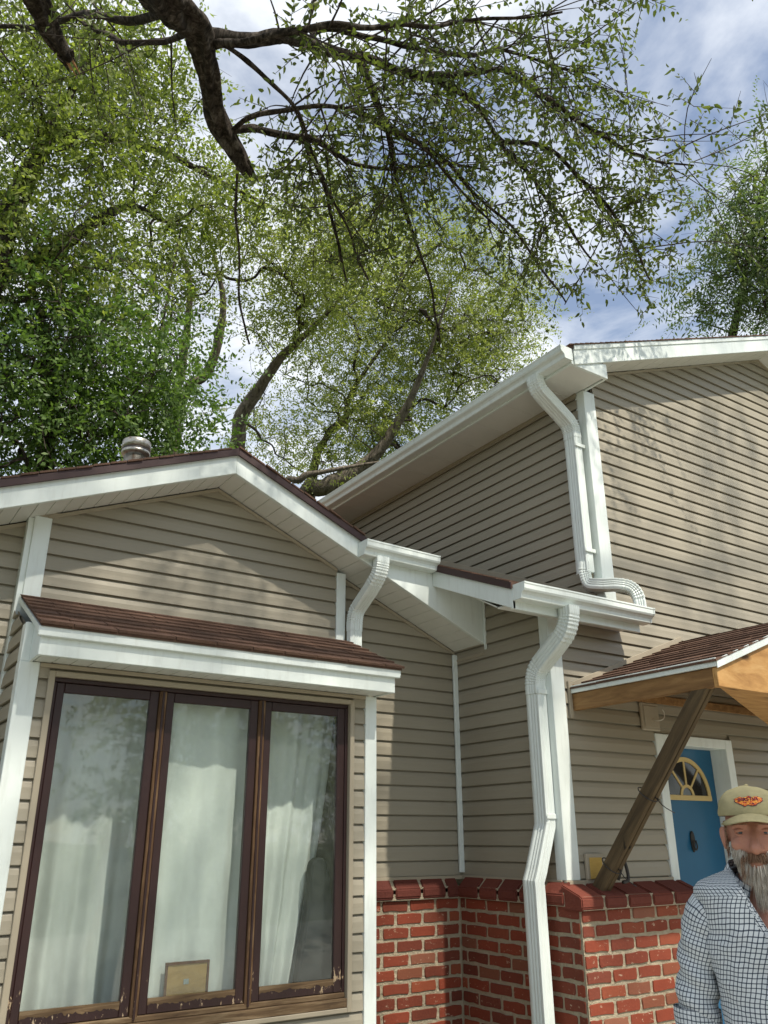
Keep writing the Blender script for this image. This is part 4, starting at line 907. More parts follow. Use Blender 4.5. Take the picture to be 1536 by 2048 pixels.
for k_ in ('b1', 'b2', 'b3'): B[k_] = [(a, b, c, r*.82) for a, b, c, r in B[k_]]
nt_ = thing('overhanging_tree', (-2.3, 2.2, 0), 'nearest tree, its bare broken limb and leafy boughs hanging over the roofs', 'tree')
trunks(nt_, [B['main'], B['stub']]+UPL, 'bark', 30, jit=.5, sm=12)
for k in B:
    if k.startswith('b'): 
        vs, fs = tube_geo(B[k], 9, 6, .3, kink=.035); mk('limb', vs, fs, 'bark', nt_, True)
# splintered limb ends
def splinter(tip, d, r, n, mat):
    parts = []; d = np.array(d, float); d /= np.linalg.norm(d); a = unit(np.cross(d, (0, .3, 1.))); b = np.cross(d, a); tip = np.array(tip)
    for i in range(n):
        an = 2*math.pi*i/n+rng.uniform(-.3, .3); rr = r*rng.uniform(.35, .85); o = tip+(a*math.cos(an)+b*math.sin(an))*rr-d*.05; ln = rng.uniform(.04, .20)
        parts.append(tube_geo([tuple(o)+(r*.42,), tuple(o+d*ln*.6+a*rng.uniform(-.01, .01))+(r*.25,), tuple(o+d*ln)+(.002,)], 5, 2))
    vs, fs = join_geo(parts); mk('broken_end', vs, fs, mat, nt_)
splinter((1.84, 4.64, 6.38), (.08, .03, -.07), .055, 7, 'bark'); splinter((0.52, 4.97, 6.99), (.09, .08, -.03), .06, 6, 'bark')
splinter((0.50, 4.94, 6.98), (.09, .08, -.03), .035, 4, 'split_wood')
tw, SP, SD = [], [], []
dens = {'b1': 26, 'b2': 16, 'b3': 18, 'b4': 20, 'b5': 15, 'b6': 26, 'b7': 18, 'b8': 5, 'b9': 12, 'b10': 24, 'b11': 8, 'b12': 22, 'b13': 8, 'b14': 8}
for k, n in dens.items():
    pa = np.array(B[k]); m_ = len(pa)
    for i in range(int(n*1.25)):
        t = rng.uniform(.22, 1.0)*(m_-1); j = min(int(t), m_-2); f = t-j; p = pa[j]*(1-f)+pa[j+1]*f; d = pa[j+1][:3]-pa[j][:3]; d = d/np.linalg.norm(d)
        dr = unit(d*.7+NR.normal(size=3)*.75+np.array([.12, 0, -.22])); ln = rng.uniform(.45, 1.15)
        p1 = p[:3]+dr*ln*.5+NR.normal(size=3)*.05; p2 = p[:3]+dr*ln+np.array([0, 0, -.14*ln])+NR.normal(size=3)*.06
        if p2[2] < (6.05 if p2[0] > 4.7 else 5.75): continue
        tw.append(tube_geo([tuple(p[:3])+(max(.004, min(.009, p[3]*.6)),), tuple(p1)+(.005,), tuple(p2)+(.002,)], 4, 3, cap=False))
        for s in range(rng.randint(4, 7)):
            tt = rng.uniform(.2, 1.0); o = (p[:3]*(1-tt)**2+2*p1*tt*(1-tt)+p2*tt*tt); sd = unit(dr*.6+NR.normal(size=3)*.7+np.array([0, 0, -.25])); l2 = rng.uniform(.18, .42)
            tw.append(tube_geo([tuple(o)+(.0035,), tuple(o+sd*l2*.5+np.array([0, 0, -.01]))+(.0028,), tuple(o+sd*l2+np.array([0, 0, -.06*l2]))+(.0015,)], 3, 1, cap=False))
            SP.append(o); SD.append(sd*l2/.34)
vs, fs = join_geo(tw); mk('twigs', vs, fs, 'twig', nt_)['kind'] = 'stuff'
SP, SD = np.array(SP), np.array(SD)
v1, q1 = spray_leaves(SP, SD, 10, .36, .060, .029, True, .6)
# the 300 leaves that show largest are leaves of their own, the others stay one mass
lv = v1.reshape(-1, 6, 3); lc = lv.mean(1)-np.array([0, 0, EYE]); dz_ = lc@np.array(fw); px_ = (lc@np.array(r2))/dz_*1644; py_ = (lc@np.array(u2))/dz_*1644
span_ = np.linalg.norm(np.cross(lv[:, 3]-lv[:, 0], unit(lc)), axis=1)/np.linalg.norm(lc, axis=1)
span_[(dz_ < .5) | (np.abs(px_) > 750) | (np.abs(py_) > 1000)] = 0
big = np.argsort(-span_)[:300]; rest = np.setdiff1d(np.arange(len(lv)), big)
for k in big: mk('leaf', lv[k].tolist(), [(0, 1, 2, 3), (0, 3, 4, 5)], 'leaf_near', nt_)
v1 = lv[rest].reshape(-1, 3); i_ = np.arange(len(rest))*6
q1 = np.concatenate([np.stack([i_, i_+1, i_+2, i_+3], 1), np.stack([i_, i_+3, i_+4, i_+5], 1)])
mesh_np('crown', v1, q1, 'leaf_near', nt_)['kind'] = 'stuff'
cl, _, _ = crown(nt_, [(.2, -1.6, 11.6, 1.5, .8, 380), (2.2, -1.9, 12.0, 1.5, .8, 320), (4.2, -2.2, 12.3, 1.6, .8, 300), (6.2, -1.6, 12.4, 1.7, .8, 80), (8.2, -1.4, 12.2, 1.6, .7, 70), (.4, -3.6, 11.8, 1.5, .8, 360), (2.4, -4.0, 12.2, 1.6, .8, 360), (4.8, -4.0, 12.4, 1.5, .7, 130), (6.8, -3.8, 12.2, 1.6, .7, 80), (-1.4, -1.4, 11.2, 1.5, .9, 280), (1.4, -5.6, 11.6, 1.5, .7, 220), (3.4, -6.4, 11.8, 1.5, .7, 460), (-1.0, 3.4, 8.6, 1.1, .8, 180), (3.2, -.6, 12.6, 1.2, .5, 150)], 'leaf_near', (.075, .042), 12, .4, 9, .42)
limbs_to(cl, UPL, nt_, .02, 2, False)

# -- trees behind the house
def yard_tree(label, paths, blobs, mat, bark='bark', ev=2, **kw):
    t = thing('tree', Vector(paths[0][0][:2]+(0,)), label, 'tree', 'trees behind the house')
    paths = [p+[tuple(p[-1][i]+(p[-1][i]-p[-2][i])*1.1+rng.uniform(-.1, .1) for i in range(3))+(.01,)] for p in paths]
    base = [[(p[0][0]+rng.uniform(-.1, .1), p[0][1], 0, p[0][3]*1.5)]+p for p in paths]
    trunks(t, base, bark); cl, _, _ = crown(t, blobs, mat, **kw); limbs_to(cl, paths, t, .03, ev)
    return t
yard_tree('dense dark green tree behind the left roof and vent pipe', [[(1.6, 10.6, 3.5, .16), (1.7, 10.3, 5.6, .13), (1.5, 9.9, 7.2, .08), (1.1, 9.5, 8.0, .03)], [(2.6, 10.8, 3.5, .12), (2.7, 10.4, 6.0, .09), (2.9, 10.2, 8.0, .03)]],
          [(1.1,9.28,7.42,1.0,.87,518),(2.17,9.68,7.44,1.05,.98,609),(1.69,9.74,6.45,1.27,.74,555),(3.0,10.23,7.13,.66,.66,256),(3.01,10.17,8.24,.46,.61,164),(.92,9.3,6.41,.77,.96,435),(2.62,10.11,6.43,1.33,.42,331)], 'leaf_dark')
yard_tree('tall olive green tree spreading over the top left', [[(.2, 10.2, 4, .26), (.4, 9.6, 7, .2), (.7, 9.0, 9, .13), (1.0, 8.6, 10.4, .05)], [(.4, 9.6, 7, .14), (1.2, 9.2, 8.4, .09), (2.0, 9.3, 9.6, .05), (2.8, 10.2, 10.4, .03)], [(.7, 9.0, 9, .08), (2.0, 9.2, 10.6, .06), (3.6, 10.0, 11.4, .04), (5.2, 10.5, 11.8, .02)]],
          [(.6,8.36,10.21,1.31,1.17,615),(1.57,8.54,11.29,1.19,1.03,489),(.99,8.79,8.97,1.33,.98,522),(2.01,9.38,10.4,.87,.71,248),(2.71,10.59,10.37,1.02,.68,279),(.94,8.92,7.99,.94,.6,226),(3.43,9.85,10.96,.68,.6,163),(1.89,9.61,8.55,.88,.44,153)], 'leaf_mid', leaf=(.08, .04), mul=1.4, per=15, spread=.31)
TB = {
't1': [(4.91,15.04,7.83,.145),(4.56,14.28,9.64,.114),(4.48,13.84,10.42,.093),(4.37,13.43,11.08,.083),(4.18,13.03,11.7,.072),(3.87,12.8,12.12,.041)],
't2': [(4.96,15.52,8.01,.192),(4.78,14.61,9.98,.138),(5.13,14.17,10.52,.128),(5.14,13.69,11.23,.106),(5.02,13.35,11.76,.075),(4.66,13.0,12.36,.043)],
't3': [(5.73,13.7,7.56,.253),(5.53,13.28,8.61,.195),(5.47,13.03,9.12,.165),(5.64,12.67,9.6,.136),(5.83,12.25,10.11,.107),(6.07,11.92,10.41,.078),(6.39,11.37,10.89,.049)],
't4': [(8.33,15.51,8.76,.139),(8.29,14.83,10.13,.104),(8.57,14.42,10.54,.092),(8.52,14.13,11.04,.069),(8.81,13.32,11.91,.046)],
't5': [(6.15,12.59,6.98,.082),(6.32,12.19,7.67,.073),(6.61,11.96,7.8,.055),(7.2,11.54,7.94,.036),(7.63,11.21,8.02,.027)],
't6': [(7.79,14.93,7.97,.263),(8.09,14.41,8.74,.241),(8.5,14.04,9.0,.197),(8.93,13.5,9.5,.153),(9.19,12.71,10.45,.099),(9.23,12.0,11.35,.055)]}
for k_ in TB: TB[k_] = [(a, b, c, r*.8) for a, b, c, r in TB[k_]]
yard_tree('tree with several leaning bare trunks seen above the gable peak', [TB['t1'], TB['t2'], TB['t3'], TB['t5']],
          [(4.27,10.79,11.13,1.09,.91,401),(5.48,10.88,11.2,1.32,1.04,549),(5.4,11.46,10.55,1.04,.47,196),(5.81,10.06,11.88,.94,.94,356),(3.21,11.08,9.56,.51,.51,104),(7.44,14.39,9.47,.99,.77,200),(6.13,13.69,9.62,.52,.72,90)], 'leaf_light', 'bark_pale', leaf=(.078, .036), mul=1.25, per=14, spread=.31)
yard_tree('pale yellow green tree behind the upper eave', [TB['t4'], TB['t6']],
          [(8.57,13.38,13.77,1.58,1.58,916),(10.22,12.88,13.01,1.82,1.7,1139),(9.88,14.06,11.85,1.95,1.34,954),(11.4,12.91,11.78,1.34,1.22,596),(8.73,14.45,10.34,1.5,.92,509),(9.78,11.85,14.43,1.34,.97,477),(11.89,12.61,13.49,1.02,1.15,430),(9.56,14.03,10.15,1.27,.58,269),(11.92,11.85,14.21,.64,.64,149),(7.6,13.6,11.6,1.2,1.0,360),(7.0,12.6,12.6,1.1,.9,300)], 'leaf_light', 'bark_pale', 3, leaf=(.08, .038), mul=1.4)
yard_tree('tree with feathery compound leaves at the right edge over the roof', [[(12.6, 9.6, 6, .2), (12.2, 8.0, 8, .14), (11.6, 6.6, 9.6, .07), (11.0, 5.6, 10.8, .03)]],
          [(10.84,5.74,10.25,.68,1.19,300),(10.51,5.26,10.94,.55,.82,150),(10.92,6.36,9.69,.41,.41,60),(10.3,4.76,11.43,.36,.55,46),(11.33,5.69,9.64,.73,.73,200),(10.9,5.3,10.46,.82,1.09,300)], 'leaf_blue', leaf=(.095, .032), nleaf=14, slen=.5, per=7, spread=.26, droop=.9, pinnate=True)
# street side trees that the panes mirror
for i, (x, y, h) in enumerate(((7.5, -9.5, 6.5), (13.5, -11.5, 8.0), (2.5, -14.0, 8.5), (20, -10, 8), (10.5, -15, 9), (17, -16, 9.5))):
    t = thing('tree', (x, y, 0), ['front yard tree mirrored in the window panes', 'larger street tree mirrored in the window panes', 'tree across the street behind the viewer', 'far street tree right of the others', 'tall street tree between two nearer ones', 'tallest tree at the end of the street'][i], 'tree', 'trees on the street side')
    pa = [(x, y, 0, .25), (x+.1, y, h*.4, .19), (x-.1, y+.1, h*.7, .12), (x, y, h*.95, .04)]; trunks(t, [pa])
    bl = [(x+rng.uniform(-1.8, 1.8), y+rng.uniform(-1.5, 1.5), h*rng.uniform(.22, .95), 1.6, 1.2, 130) for _ in range(10)]
    cl, _, _ = crown(t, bl, 'leaf_mid', leaf=(.15, .085), nleaf=10, slen=.5, spread=.5); limbs_to(cl, [pa], t, .03, 2, False)

# ------------------------------------------------------------------ the man
ML = Vector((2.352, 1.561, 0))
mf = Vector((-ML.x, -ML.y, 0)).normalized(); me_ = Vector((mf.y*-1, mf.x, 0))     # forward (to the viewer), image-right
if me_.dot(rt) < 0: me_ = -me_
def PM(e, f, z): return ML+me_*e+mf*f+Vector((0, 0, z))
man = thing('person', ML, 'bearded person in tan cap and black and white check shirt, by the brick corner', 'person')
def ell(c, r, n=20, m_=14, fn=None):
    vs, fs = [], []
    for i in range(m_+1):
        th = math.pi*i/m_
        for k in range(n):
            ph = 2*math.pi*k/n; x, y, z = math.sin(th)*math.cos(ph), math.sin(th)*math.sin(ph), math.cos(th)
            vs.append((c[0]+r[0]*x, c[1]+r[1]*y, c[2]+r[2]*z))
    for i in range(m_):
        fs += [(i*n+k, i*n+(k+1) % n, (i+1)*n+(k+1) % n, (i+1)*n+k) for k in range(n)]
    return vs, fs
def loft(rings, n=24, cap=True):
    """rings: (centre e,f,z, half width, half depth) stacked"""
    vs, fs = [], []
    for i, (e, f, z, a, b) in enumerate(rings):
        for k in range(n):
            t = 2*math.pi*k/n; vs.append((e+a*math.cos(t), f+b*math.sin(t), z))
        if i: fs += [((i-1)*n+k, (i-1)*n+(k+1) % n, i*n+(k+1) % n, i*n+k) for k in range(n)]
    if cap: fs += [tuple(range(n-1, -1, -1)), tuple((len(rings)-1)*n+k for k in range(n))]
    return vs, fs
def limb(path, n=14, sm=3): return tube_geo(path, n, sm)
HZ = 1.633      # eye height
bp = []
bp.append(ell((0, -.018, HZ+.024), (.074, .094, .094)))                # cranium
bp.append(ell((0, .018, HZ-.03), (.066, .074, .088)))                  # face
bp.append(ell((0, .030, HZ-.088), (.050, .058, .045)))                 # jaw
bp.append(limb([(0, .082, HZ-.002, .010), (0, .096, HZ-.022, .0115), (0, .107, HZ-.042, .0145), (0, .092, HZ-.052, .010)], 10))   # nose
for s in (-1, 1):
    bp.append(ell((s*.013, .090, HZ-.045), (.010, .011, .009), 10, 8))
    bp.append(limb([(s*.012, .080, HZ+.020, .010), (s*.034, .078, HZ+.023, .011), (s*.056, .060, HZ+.015, .009)], 8))    # brow
    bp.append(ell((s*.042, .058, HZ-.032), (.024, .024, .020), 12, 8))                                             # cheek
    bp.append(ell((s*.032, .071, HZ-.014), (.017, .012, .006), 10, 8))                                             # under eye
    bp.append(ell((s*.080, -.012, HZ-.015), (.010, .020, .034), 12, 10)); bp.append(limb([(s*.084, -.02, HZ+.016, .006), (s*.090, -.032, HZ+.006, .006), (s*.088, -.030, HZ-.018, .006), (s*.080, -.016, HZ-.045, .006)], 8))
bp.append(limb([(-.020, .080, HZ-.079, .005), (0, .087, HZ-.079, .0065), (.020, .080, HZ-.079, .005)], 8))        # lips
bp.append(loft([(0, -.025, HZ-.06, .056, .060), (0, -.028, HZ-.10, .056, .060), (0, -.032, HZ-.14, .062, .064), (0, -.03, HZ-.17, .072, .066), (0, -.03, HZ-.21, .10, .07)]))    # neck
bp.append(loft([(0, -.03, .86, .138, .095), (0, -.02, 1.0, .130, .093), (0, -.015, 1.12, .132, .1), (0, -.01, 1.25, .155, .106), (0, -.015, 1.36, .160, .104), (0, -.025, 1.43, .135, .085), (0, -.03, 1.48, .09, .065)], 28))
for s in (-1, 1):
    sh = (s*.178, -.03, 1.425); el = (s*.212, -.045, 1.155); wr = (s*.225, .02, .90)
    bp.append(limb([(s*.115, -.03, 1.40, .045), (s*.160, -.03, 1.395, .042), (s*.195, -.042, 1.30, .040), (s*.214, -.045, 1.155, .037), (s*.220, -.01, 1.04, .038), wr+(.027,)], 14))
    bp.append(ell((s*.225, .035, .845), (.022, .040, .052), 14, 10))                                                # palm
    for j, (dy, ln) in enumerate(((-.024, .072), (-.008, .082), (.010, .086), (.027, .078))):
        y0 = .035+dy; bp.append(limb([(s*.225, y0, .815, .0095), (s*.222, y0+.004, .815-ln*.5, .009), (s*.212, y0+.006, .815-ln*.8, .0085), (s*.202, y0+.004, .815-ln, .007)], 8, 2))
    bp.append(limb([(s*.218, .065, .865, .012), (s*.208, .088, .835, .011), (s*.200, .096, .800, .009)], 8, 2))
    bp.append(limb([(s*.085, -.02, .88, .092), (s*.092, -.01, .68, .078), (s*.095, .0, .48, .056), (s*.098, -.012, .32, .054), (s*.10, -.02, .10, .036)], 16))
    bp.append(ell((s*.105, .05, .045), (.042, .125, .04), 16, 8))
vs, fs = join_geo(bp); body = mk('body', [PM(*p) for p in vs], fs, 'skin', man, True)
bpy.context.view_layer.objects.active = body
rm = body.modifiers.new('r', 'REMESH'); rm.mode = 'VOXEL'; rm.voxel_size = .0045; rm.use_smooth_shade = True
smo = body.modifiers.new('s', 'SMOOTH'); smo.factor = .5; smo.iterations = 4
dg = bpy.context.evaluated_depsgraph_get(); nm = bpy.data.meshes.new_from_object(body.evaluated_get(dg)); body.modifiers.clear(); nm.materials.clear(); nm.materials.append(MAT['skin']); body.data = nm
for s in (-1, 1):
    ex, ey, ez = s*.0325, .0665, HZ
    vs, fs = ell((ex, ey, ez), (.0125, .0125, .0105), 16, 12); mk('eye', [PM(*p) for p in vs], fs, 'eye_white', man, True)
    vs, fs = ell((ex-.001, ey+.0098, ez), (.0062, .0034, .0062), 12, 8); mk('iris', [PM(*p) for p in vs], fs, 'iris', man, True)
    for dz, rr in ((.0064, .0050), (-.0075, .0040)):
        vs, fs = tube_geo([(ex-.017, ey+.002, ez+dz*.2, rr*.7), (ex-.008, ey+.0105, ez+dz*.9, rr), (ex+.004, ey+.0115, ez+dz, rr), (ex+.017, ey+.003, ez+dz*.25, rr*.7)], 8); mk('eyelid', [PM(*p) for p in vs], fs, 'skin', man, True)
# clothes
def cloth(name, path, rad, mat, parent, n=72, m_=60, off=0.0, wr=.006, keep=None, seed=0, bias=None):
    """sleeve or torso as a fine sheet; path: (e,f,z); rad(t)->(half e, half f); uv in metres"""
    P = catmull(path, max(2, m_//(len(path)-1))); L = len(P); vs, uv, fs = [], [], []; acc = 0; prevn = None
    for i, p in enumerate(P):
        t = i/(L-1); d = P[min(i+1, L-1)]-P[max(i-1, 0)]; d /= np.linalg.norm(d)
        if i: acc += math.hypot(np.linalg.norm(p-P[i-1]), rad(t)[0]-rad((i-1)/(L-1))[0])
        a = np.array((1., 0, 0)); a -= d*np.dot(a, d); a /= np.linalg.norm(a); b = np.cross(d, a)
        if b[1] < 0: b = -b
        ra, rb = rad(t); per = 2*math.pi*math.sqrt((ra*ra+rb*rb)/2)
        for k in range(n+1):
            th = 2*math.pi*k/n-math.pi/2; q = p+a*math.cos(th)*(ra+off)+b*math.sin(th)*(rb+off)
            nz_ = Vector((q[0]*9+seed, q[1]*9, q[2]*13)); nf = Vector((q[0]*26+seed, q[1]*20, q[2]*34))
            dsp = wr*(1.6*mnoise.noise(nz_)+.9*mnoise.noise(nf))
            if bias: dsp += bias(t, th)
            o = a*math.cos(th)+b*math.sin(th); q = q+o*dsp
            vs.append(tuple(q)); uv.append((k/n*per*1.0+.004*mnoise.noise(nz_), acc+.004*mnoise.noise(nf)))
        if i:
            for k in range(n):
                ids = ((i-1)*(n+1)+k, (i-1)*(n+1)+k+1, i*(n+1)+k+1, i*(n+1)+k)
                if keep is None or keep(*[sum(vs[j][c] for j in ids)/4 for c in range(3)]): fs.append(ids)
    o = mk(name, [PM(*p) for p in vs], fs, mat, parent, True, uv)
    return o
def trad(t):
    ks = [(0, .152, .110), (.18, .150, .112), (.4, .152, .118), (.62, .174, .126), (.78, .188, .124), (.85, .186, .116), (.895, .168, .106), (.94, .128, .094), (.97, .098, .084), (1, .074, .079)]
    for (t0, a0, b0), (t1, a1, b1) in zip(ks, ks[1:]):
        if t <= t1: u = (t-t0)/(t1-t0); return a0+(a1-a0)*u, b0+(b1-b0)*u
    return ks[-1][1:]
vee = lambda e, f, z: not (f > .0 and z > 1.375 and abs(e-.004) < (z-1.375)*.50+.004)
shirt = cloth('shirt', [(0, -.02, .84), (0, -.012, 1.0), (0, -.01, 1.2), (0, -.012, 1.36), (0, -.026, 1.46), (0, -.03, 1.538)], trad, 'shirt', man, 110, 90, .004, .0055, vee, 2)
for s in (-1, 1):
    def fold(t, th): return .006*math.sin(t*34+th*2.0)*(t > .25)*min(1, (t-.25)*2) if t > .25 else 0.0
    sl_ = cloth('sleeve', [(s*.118, -.03, 1.432), (s*.160, -.032, 1.412), (s*.190, -.038, 1.33), (s*.210, -.046, 1.23), (s*.220, -.044, 1.12)], lambda t: (.064-.008*t, .076-.012*t), 'shirt', man, 64, 54, .0, .006, None, 5+s, fold)
    cloth('cuff', [(s*.220, -.045, 1.165), (s*.2215, -.0445, 1.14), (s*.223, -.044, 1.112)], lambda t: (.060, .066), 'shirt', man, 48, 10, .004, .003, None, 9+s)
    # collar leaf
    N_ = 10; vs, uv, fs = [], [], []
    for i in range(N_+1):
        t = i/N_; an = math.radians(200-185*t) if s > 0 else math.radians(-20+185*t)
        ex_ = .066*math.cos(math.radians(-90+178*t))*1.0
        an = math.radians(-95+165*t); ce, cf, cz = s*.078*math.cos(an)*1.05, -.028+.078*math.sin(an), 1.545-.060*max(0, math.sin(an))**1.2-.02*t
        for j in range(4):
            w_ = j/3; drop = w_*(.034+.036*t*t); outw = w_*(.024+.014*t)
            vs.append((ce+s*(outw*abs(math.cos(an))+.006*w_*t), cf+outw*math.sin(an)+.004, cz+.022*(1-w_)-drop*.9+.006*math.sin(w_*3)))
            uv.append((t*.18, w_*.06))
    fs = [(i*4+j, i*4+j+1, (i+1)*4+j+1, (i+1)*4+j) for i in range(N_) for j in range(3)]
    mk('collar', [PM(*p) for p in vs], fs, 'shirt', man, True, uv)
for s in (-1, 1):
    nv_, nu_ = [], []
    for i in range(25):
        z = 1.370+.135*i/24; ra, rb = trad((z-.84)/.698); e0 = (z-1.375)*.50+.006
        for dw in (-.006, .006, .020):
            e = max(0.0, e0+dw); f = -.02+(rb+.008)*math.sqrt(max(.05, 1-(e/(ra+.008))**2))+(.004 if dw == .006 else .0)
            nv_.append((s*e+.004, f, z)); nu_.append((dw+.5, z))
    mk('neckline', [PM(*p) for p in nv_], [(i*3+j, i*3+j+1, i*3+j+4, i*3+j+3) for i in range(24) for j in range(2)], 'shirt', man, True, nu_)
pl = []; uvp = []
for i in range(30):
    z = 1.375-.52*i/29; f = .098+.016*math.sin(max(0, min(1, (1.40-z)/.3))*1.6)
    aa, bb = trad((z-.84)/.698); f = -.012+bb+.010
    for e in (-.013, -.011, .013, .015): pl.append((e+.004+.002*math.sin(z*40), f+(.003 if abs(e) < .012 else -.004), z)); uvp.append((e+.3, z+.004))
mk('placket', [PM(*p) for p in pl], [(i*4+j, i*4+j+1, i*4+j+5, i*4+j+4) for i in range(29) for j in range(3)], 'shirt', man, True, uvp)
for z in (1.365, 1.27, 1.175, 1.08):
    aa, bb = trad((z-.84)/.698); vs, fs = ell((.004, -.012+bb+.0145, z), (.0055, .002, .0055), 12, 6); mk('button', [PM(*p) for p in vs], fs, 'eye_white', man, True)
for s in (-1, 1):
    vs, fs = limb([(s*.08, -.02, .92, .105), (s*.092, -.012, .68, .092), (s*.096, -.002, .46, .074), (s*.10, -.015, .2, .068), (s*.10, -.02, .07, .072)], 22); mk('trouser_leg', [PM(*p) for p in vs], fs, 'denim', man, True)
    vs, fs = ell((s*.105, .055, .04), (.052, .142, .052), 20, 10); mk('shoe', [PM(p[0], p[1], max(p[2], .0)) for p in vs], fs, 'shoe', man, True)
# cap
CZ = HZ+.056
vs, fs = [], []; n = 48; m_ = 18
def capr(th, ph):
    seam = 1-.010*max(0, 1-abs(((ph/(2*math.pi)*6) % 1)-.5)*-0+abs(((ph/(2*math.pi)*6+.5) % 1)-.5)*-14)
    x, y, z = math.sin(th)*math.cos(ph), math.sin(th)*math.sin(ph), math.cos(th)
    dent = .004*mnoise.noise(Vector((x*3, y*3, z*3+4)))
    return ((.0905*seam+dent)*x, -.012+(.110*seam+dent)*y, CZ-.006+(.082*seam+dent)*(z**.85 if z > 0 else z*.28))
for i in range(m_+1):
    th = 1.72*i/m_
    for k in range(n): vs.append(capr(th, 2*math.pi*k/n))
fs = [(i*n+k, (i+1)*n+k, (i+1)*n+(k+1) % n, i*n+(k+1) % n) for i in range(m_) for k in range(n)]
cap = mk('cap', [PM(*p) for p in vs], fs, 'cap_cloth', man, True); cap['label'] = 'tan baseball cap with a flame emblem'
bv = []; nb, mb_ = 24, 8
for side in (0, 1):
    for i in range(nb+1):
        ph = math.radians(14+152*i/nb); cx, cy = .089*math.cos(ph), -.012+.108*math.sin(ph); s_ = math.sin((ph-math.radians(14))/math.radians(152)*math.pi)**.55
        for j in range(mb_+1):
            t = j/mb_; ext = .084*s_*t; xx, yy = cx*(1-.10*t*abs(math.cos(ph))), cy+ext
            bv.append((xx, yy, CZ-.004-.022*t*s_-.34*xx*xx/.09-(.0025 if side else 0)))
K_ = (nb+1)*(mb_+1)
bf = [(i*(mb_+1)+j, i*(mb_+1)+j+1, (i+1)*(mb_+1)+j+1, (i+1)*(mb_+1)+j) for i in range(nb) for j in range(mb_)]
bf = bf+[tuple(x+K_ for x in reversed(f)) for f in bf]+[(i*(mb_+1)+mb_, i*(mb_+1)+mb_+K_, (i+1)*(mb_+1)+mb_+K_, (i+1)*(mb_+1)+mb_) for i in range(nb)]
mk('brim', [PM(*p) for p in bv], bf, 'cap_cloth', cap, True)
vs, fs = ell((0, -.012, CZ+.077), (.007, .007, .004), 12, 6); mk('cap_button', [PM(*p) for p in vs], fs, 'cap_cloth', cap, True)
def on_cap(px, pz, off):     # a point on the crown front, px sideways (m), pz up (m)
    ph = math.pi/2-px/.100; th = 1.22-pz/.092; q = capr(th, ph); c_ = Vector((0, -.012, CZ-.006)); d = (Vector(q)-c_).normalized(); return tuple(Vector(q)+d*off)
ep = []; N_ = 64
for i in range(N_):
    a = 2*math.pi*i/N_; fl = 1+.13*math.sin(9*a)+.07*math.sin(17*a+1); ep.append((.048*math.cos(a)*(1+.05*math.sin(13*a)), .006+.0165*math.sin(a)*fl+.004*math.cos(2*a)))
def patch(pts, off, mat, rings=6, name='emblem'):
    vs = [on_cap(0, .006, off)]; fs = []
    for r_ in range(1, rings+1):
        for x, z in pts: vs.append(on_cap(x*r_/rings, .006+(z-.006)*r_/rings, off))
    k = len(pts); fs = [(0, 1+i, 1+(i+1) % k) for i in range(k)]
    for r_ in range(1, rings): fs += [(1+(r_-1)*k+i, 1+r_*k+i, 1+r_*k+(i+1) % k, 1+(r_-1)*k+(i+1) % k) for i in range(k)]
    return mk(name, [PM(*p) for p in vs], fs, mat, cap, False)
patch([(x*1.05, z) for x, z in ep], .0010, 'emblem_dark'); patch([(x*.98, .006+(z-.006)*.9) for x, z in ep], .0018, 'emblem')
def letter(cx, w_, h_, k):
    seg = [[(-1, -1), (-1, 1), (1, .2), (-.2, 0), (1, -1)], [(-1, 1), (-.6, -1), (.6, -1), (1, 1)], [(1, 1), (-1, .6), (1, -.4), (-1, -1)], [(-1, -1), (0, 1), (1, -1)], [(-1, 1), (1, 1), (0, 1), (0, -1)]][k % 5]
    pts = [on_cap(cx+x*w_, .008+z*h_, .0026) for x, z in seg]; return tube_geo([tuple(p)+(.0011,) for p in pts], 5, 1)
vs, fs = join_geo([letter(-.030+i*.0095, .0034, .0062*(1-.05*abs(i-3)), i*2+1) for i in range(7)]); mk('emblem_lettering', [PM(*p) for p in vs], fs, 'emblem_dark', cap)
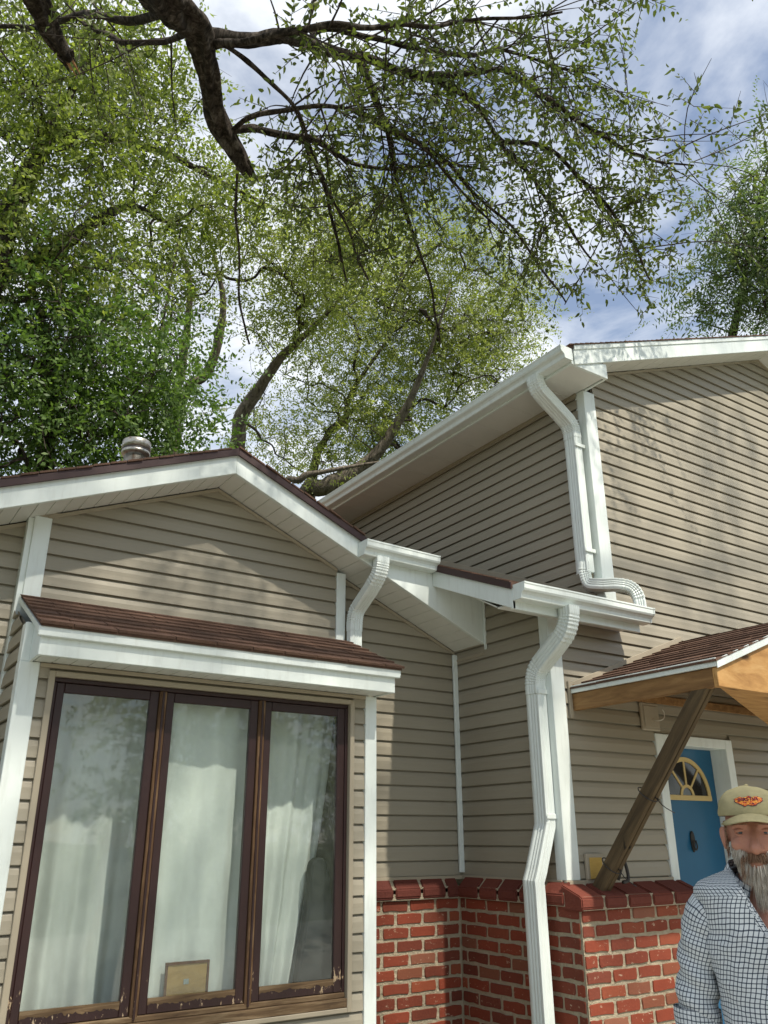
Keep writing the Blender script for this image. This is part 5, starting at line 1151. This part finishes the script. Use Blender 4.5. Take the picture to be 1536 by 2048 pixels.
# beard, moustache, side hair: tapered strands
def strands(name, roots, mat, width=.0009):
    vs, fs = [], []
    for p, d, ln, cv in roots:
        p, d = np.array(p), np.array(d, float); d /= np.linalg.norm(d); s = unit(np.cross(d, NR.normal(size=3))); wv = NR.normal(size=3)*.12
        k = len(vs); q = p.copy()
        for i in range(5):
            w_ = width*(1-i/4.6)
            vs += [tuple(q-s*w_), tuple(q+s*w_)]
            d = unit(d+np.array([0, 0, -cv*.35])+wv*.6*(i % 2 and 1 or -1)); q = q+d*ln/4
        fs += [(k+2*i, k+2*i+1, k+2*i+3, k+2*i+2) for i in range(4)]
    return mk(name, [PM(*p) for p in vs], fs, mat, man)
r1, r2_ = [], []
for i in range(4200):
    a = NR.uniform(-1.5, 1.5); z = NR.uniform(-.125, -.058)
    if abs(a) < .38 and z > -.088: continue
    zf = HZ+z+.010*abs(a)*2; rr = (.066, .078) if z > -.09 else (.055, .068)
    p = (rr[0]*math.sin(a)*.98, .020+rr[1]*math.cos(a)*.96, zf)
    ln = NR.uniform(.012, .024)*(1.7 if abs(a) < .8 and z < -.085 else 1)
    if abs(a) > 1.1: ln *= .55
    r1.append((p, (math.sin(a)*.55, .35*math.cos(a)+.1, -.8), ln, .7))
for i in range(800):      # long goatee
    a = NR.normal()*.45; p = (.020*math.sin(a)*1.2, .050+.030*math.cos(a), HZ-.126+NR.uniform(-.010, .012)); r1.append((p, (math.sin(a)*.10-p[0]*4, .10, -1), NR.uniform(.035, .080), .5))
for i in range(1700):      # moustache
    x = NR.uniform(-.036, .036); p = (x, .094-.55*abs(x)**1.0*.5+NR.uniform(-.003, .003), HZ-.060+NR.uniform(-.006, .006)-.10*abs(x)); r2_.append((p, (x*22, .35, -.75), NR.uniform(.012, .021), .6))
for i in range(500):
    s = NR.choice([-1, 1]); p = (s*NR.uniform(.024, .044), NR.uniform(.070, .088), HZ-.078+NR.uniform(-.028, .012)); r2_.append((p, (s*.35, .4, -.9), NR.uniform(.014, .026), .6))
strands('beard', r1, 'hair_grey'); strands('moustache', r2_, 'hair_red')
r3 = []
for i in range(500):
    s = NR.choice([-1, 1]); p = (s*NR.uniform(.070, .078), NR.uniform(-.01, .025), HZ+NR.uniform(-.06, .035)); r3.append((p, (s*.25, .1, -1), NR.uniform(.008, .016), .3))
for i in range(160):
    s = NR.choice([-1, 1]); x = s*NR.uniform(.014, .052); p = (x, .090-.5*max(0, abs(x)-.02), HZ+.022-.2*max(0, abs(x)-.04)); r3.append((p, (s*1, .3, .1), NR.uniform(.008, .014), .2))
for s in (-1, 1):
    strands('side_hair', [q for q in r3 if q[0][0]*s > 0 and q[0][1] < .04], 'hair_red'); strands('eyebrow', [q for q in r3 if q[0][0]*s > 0 and q[0][1] >= .04], 'hair_red')
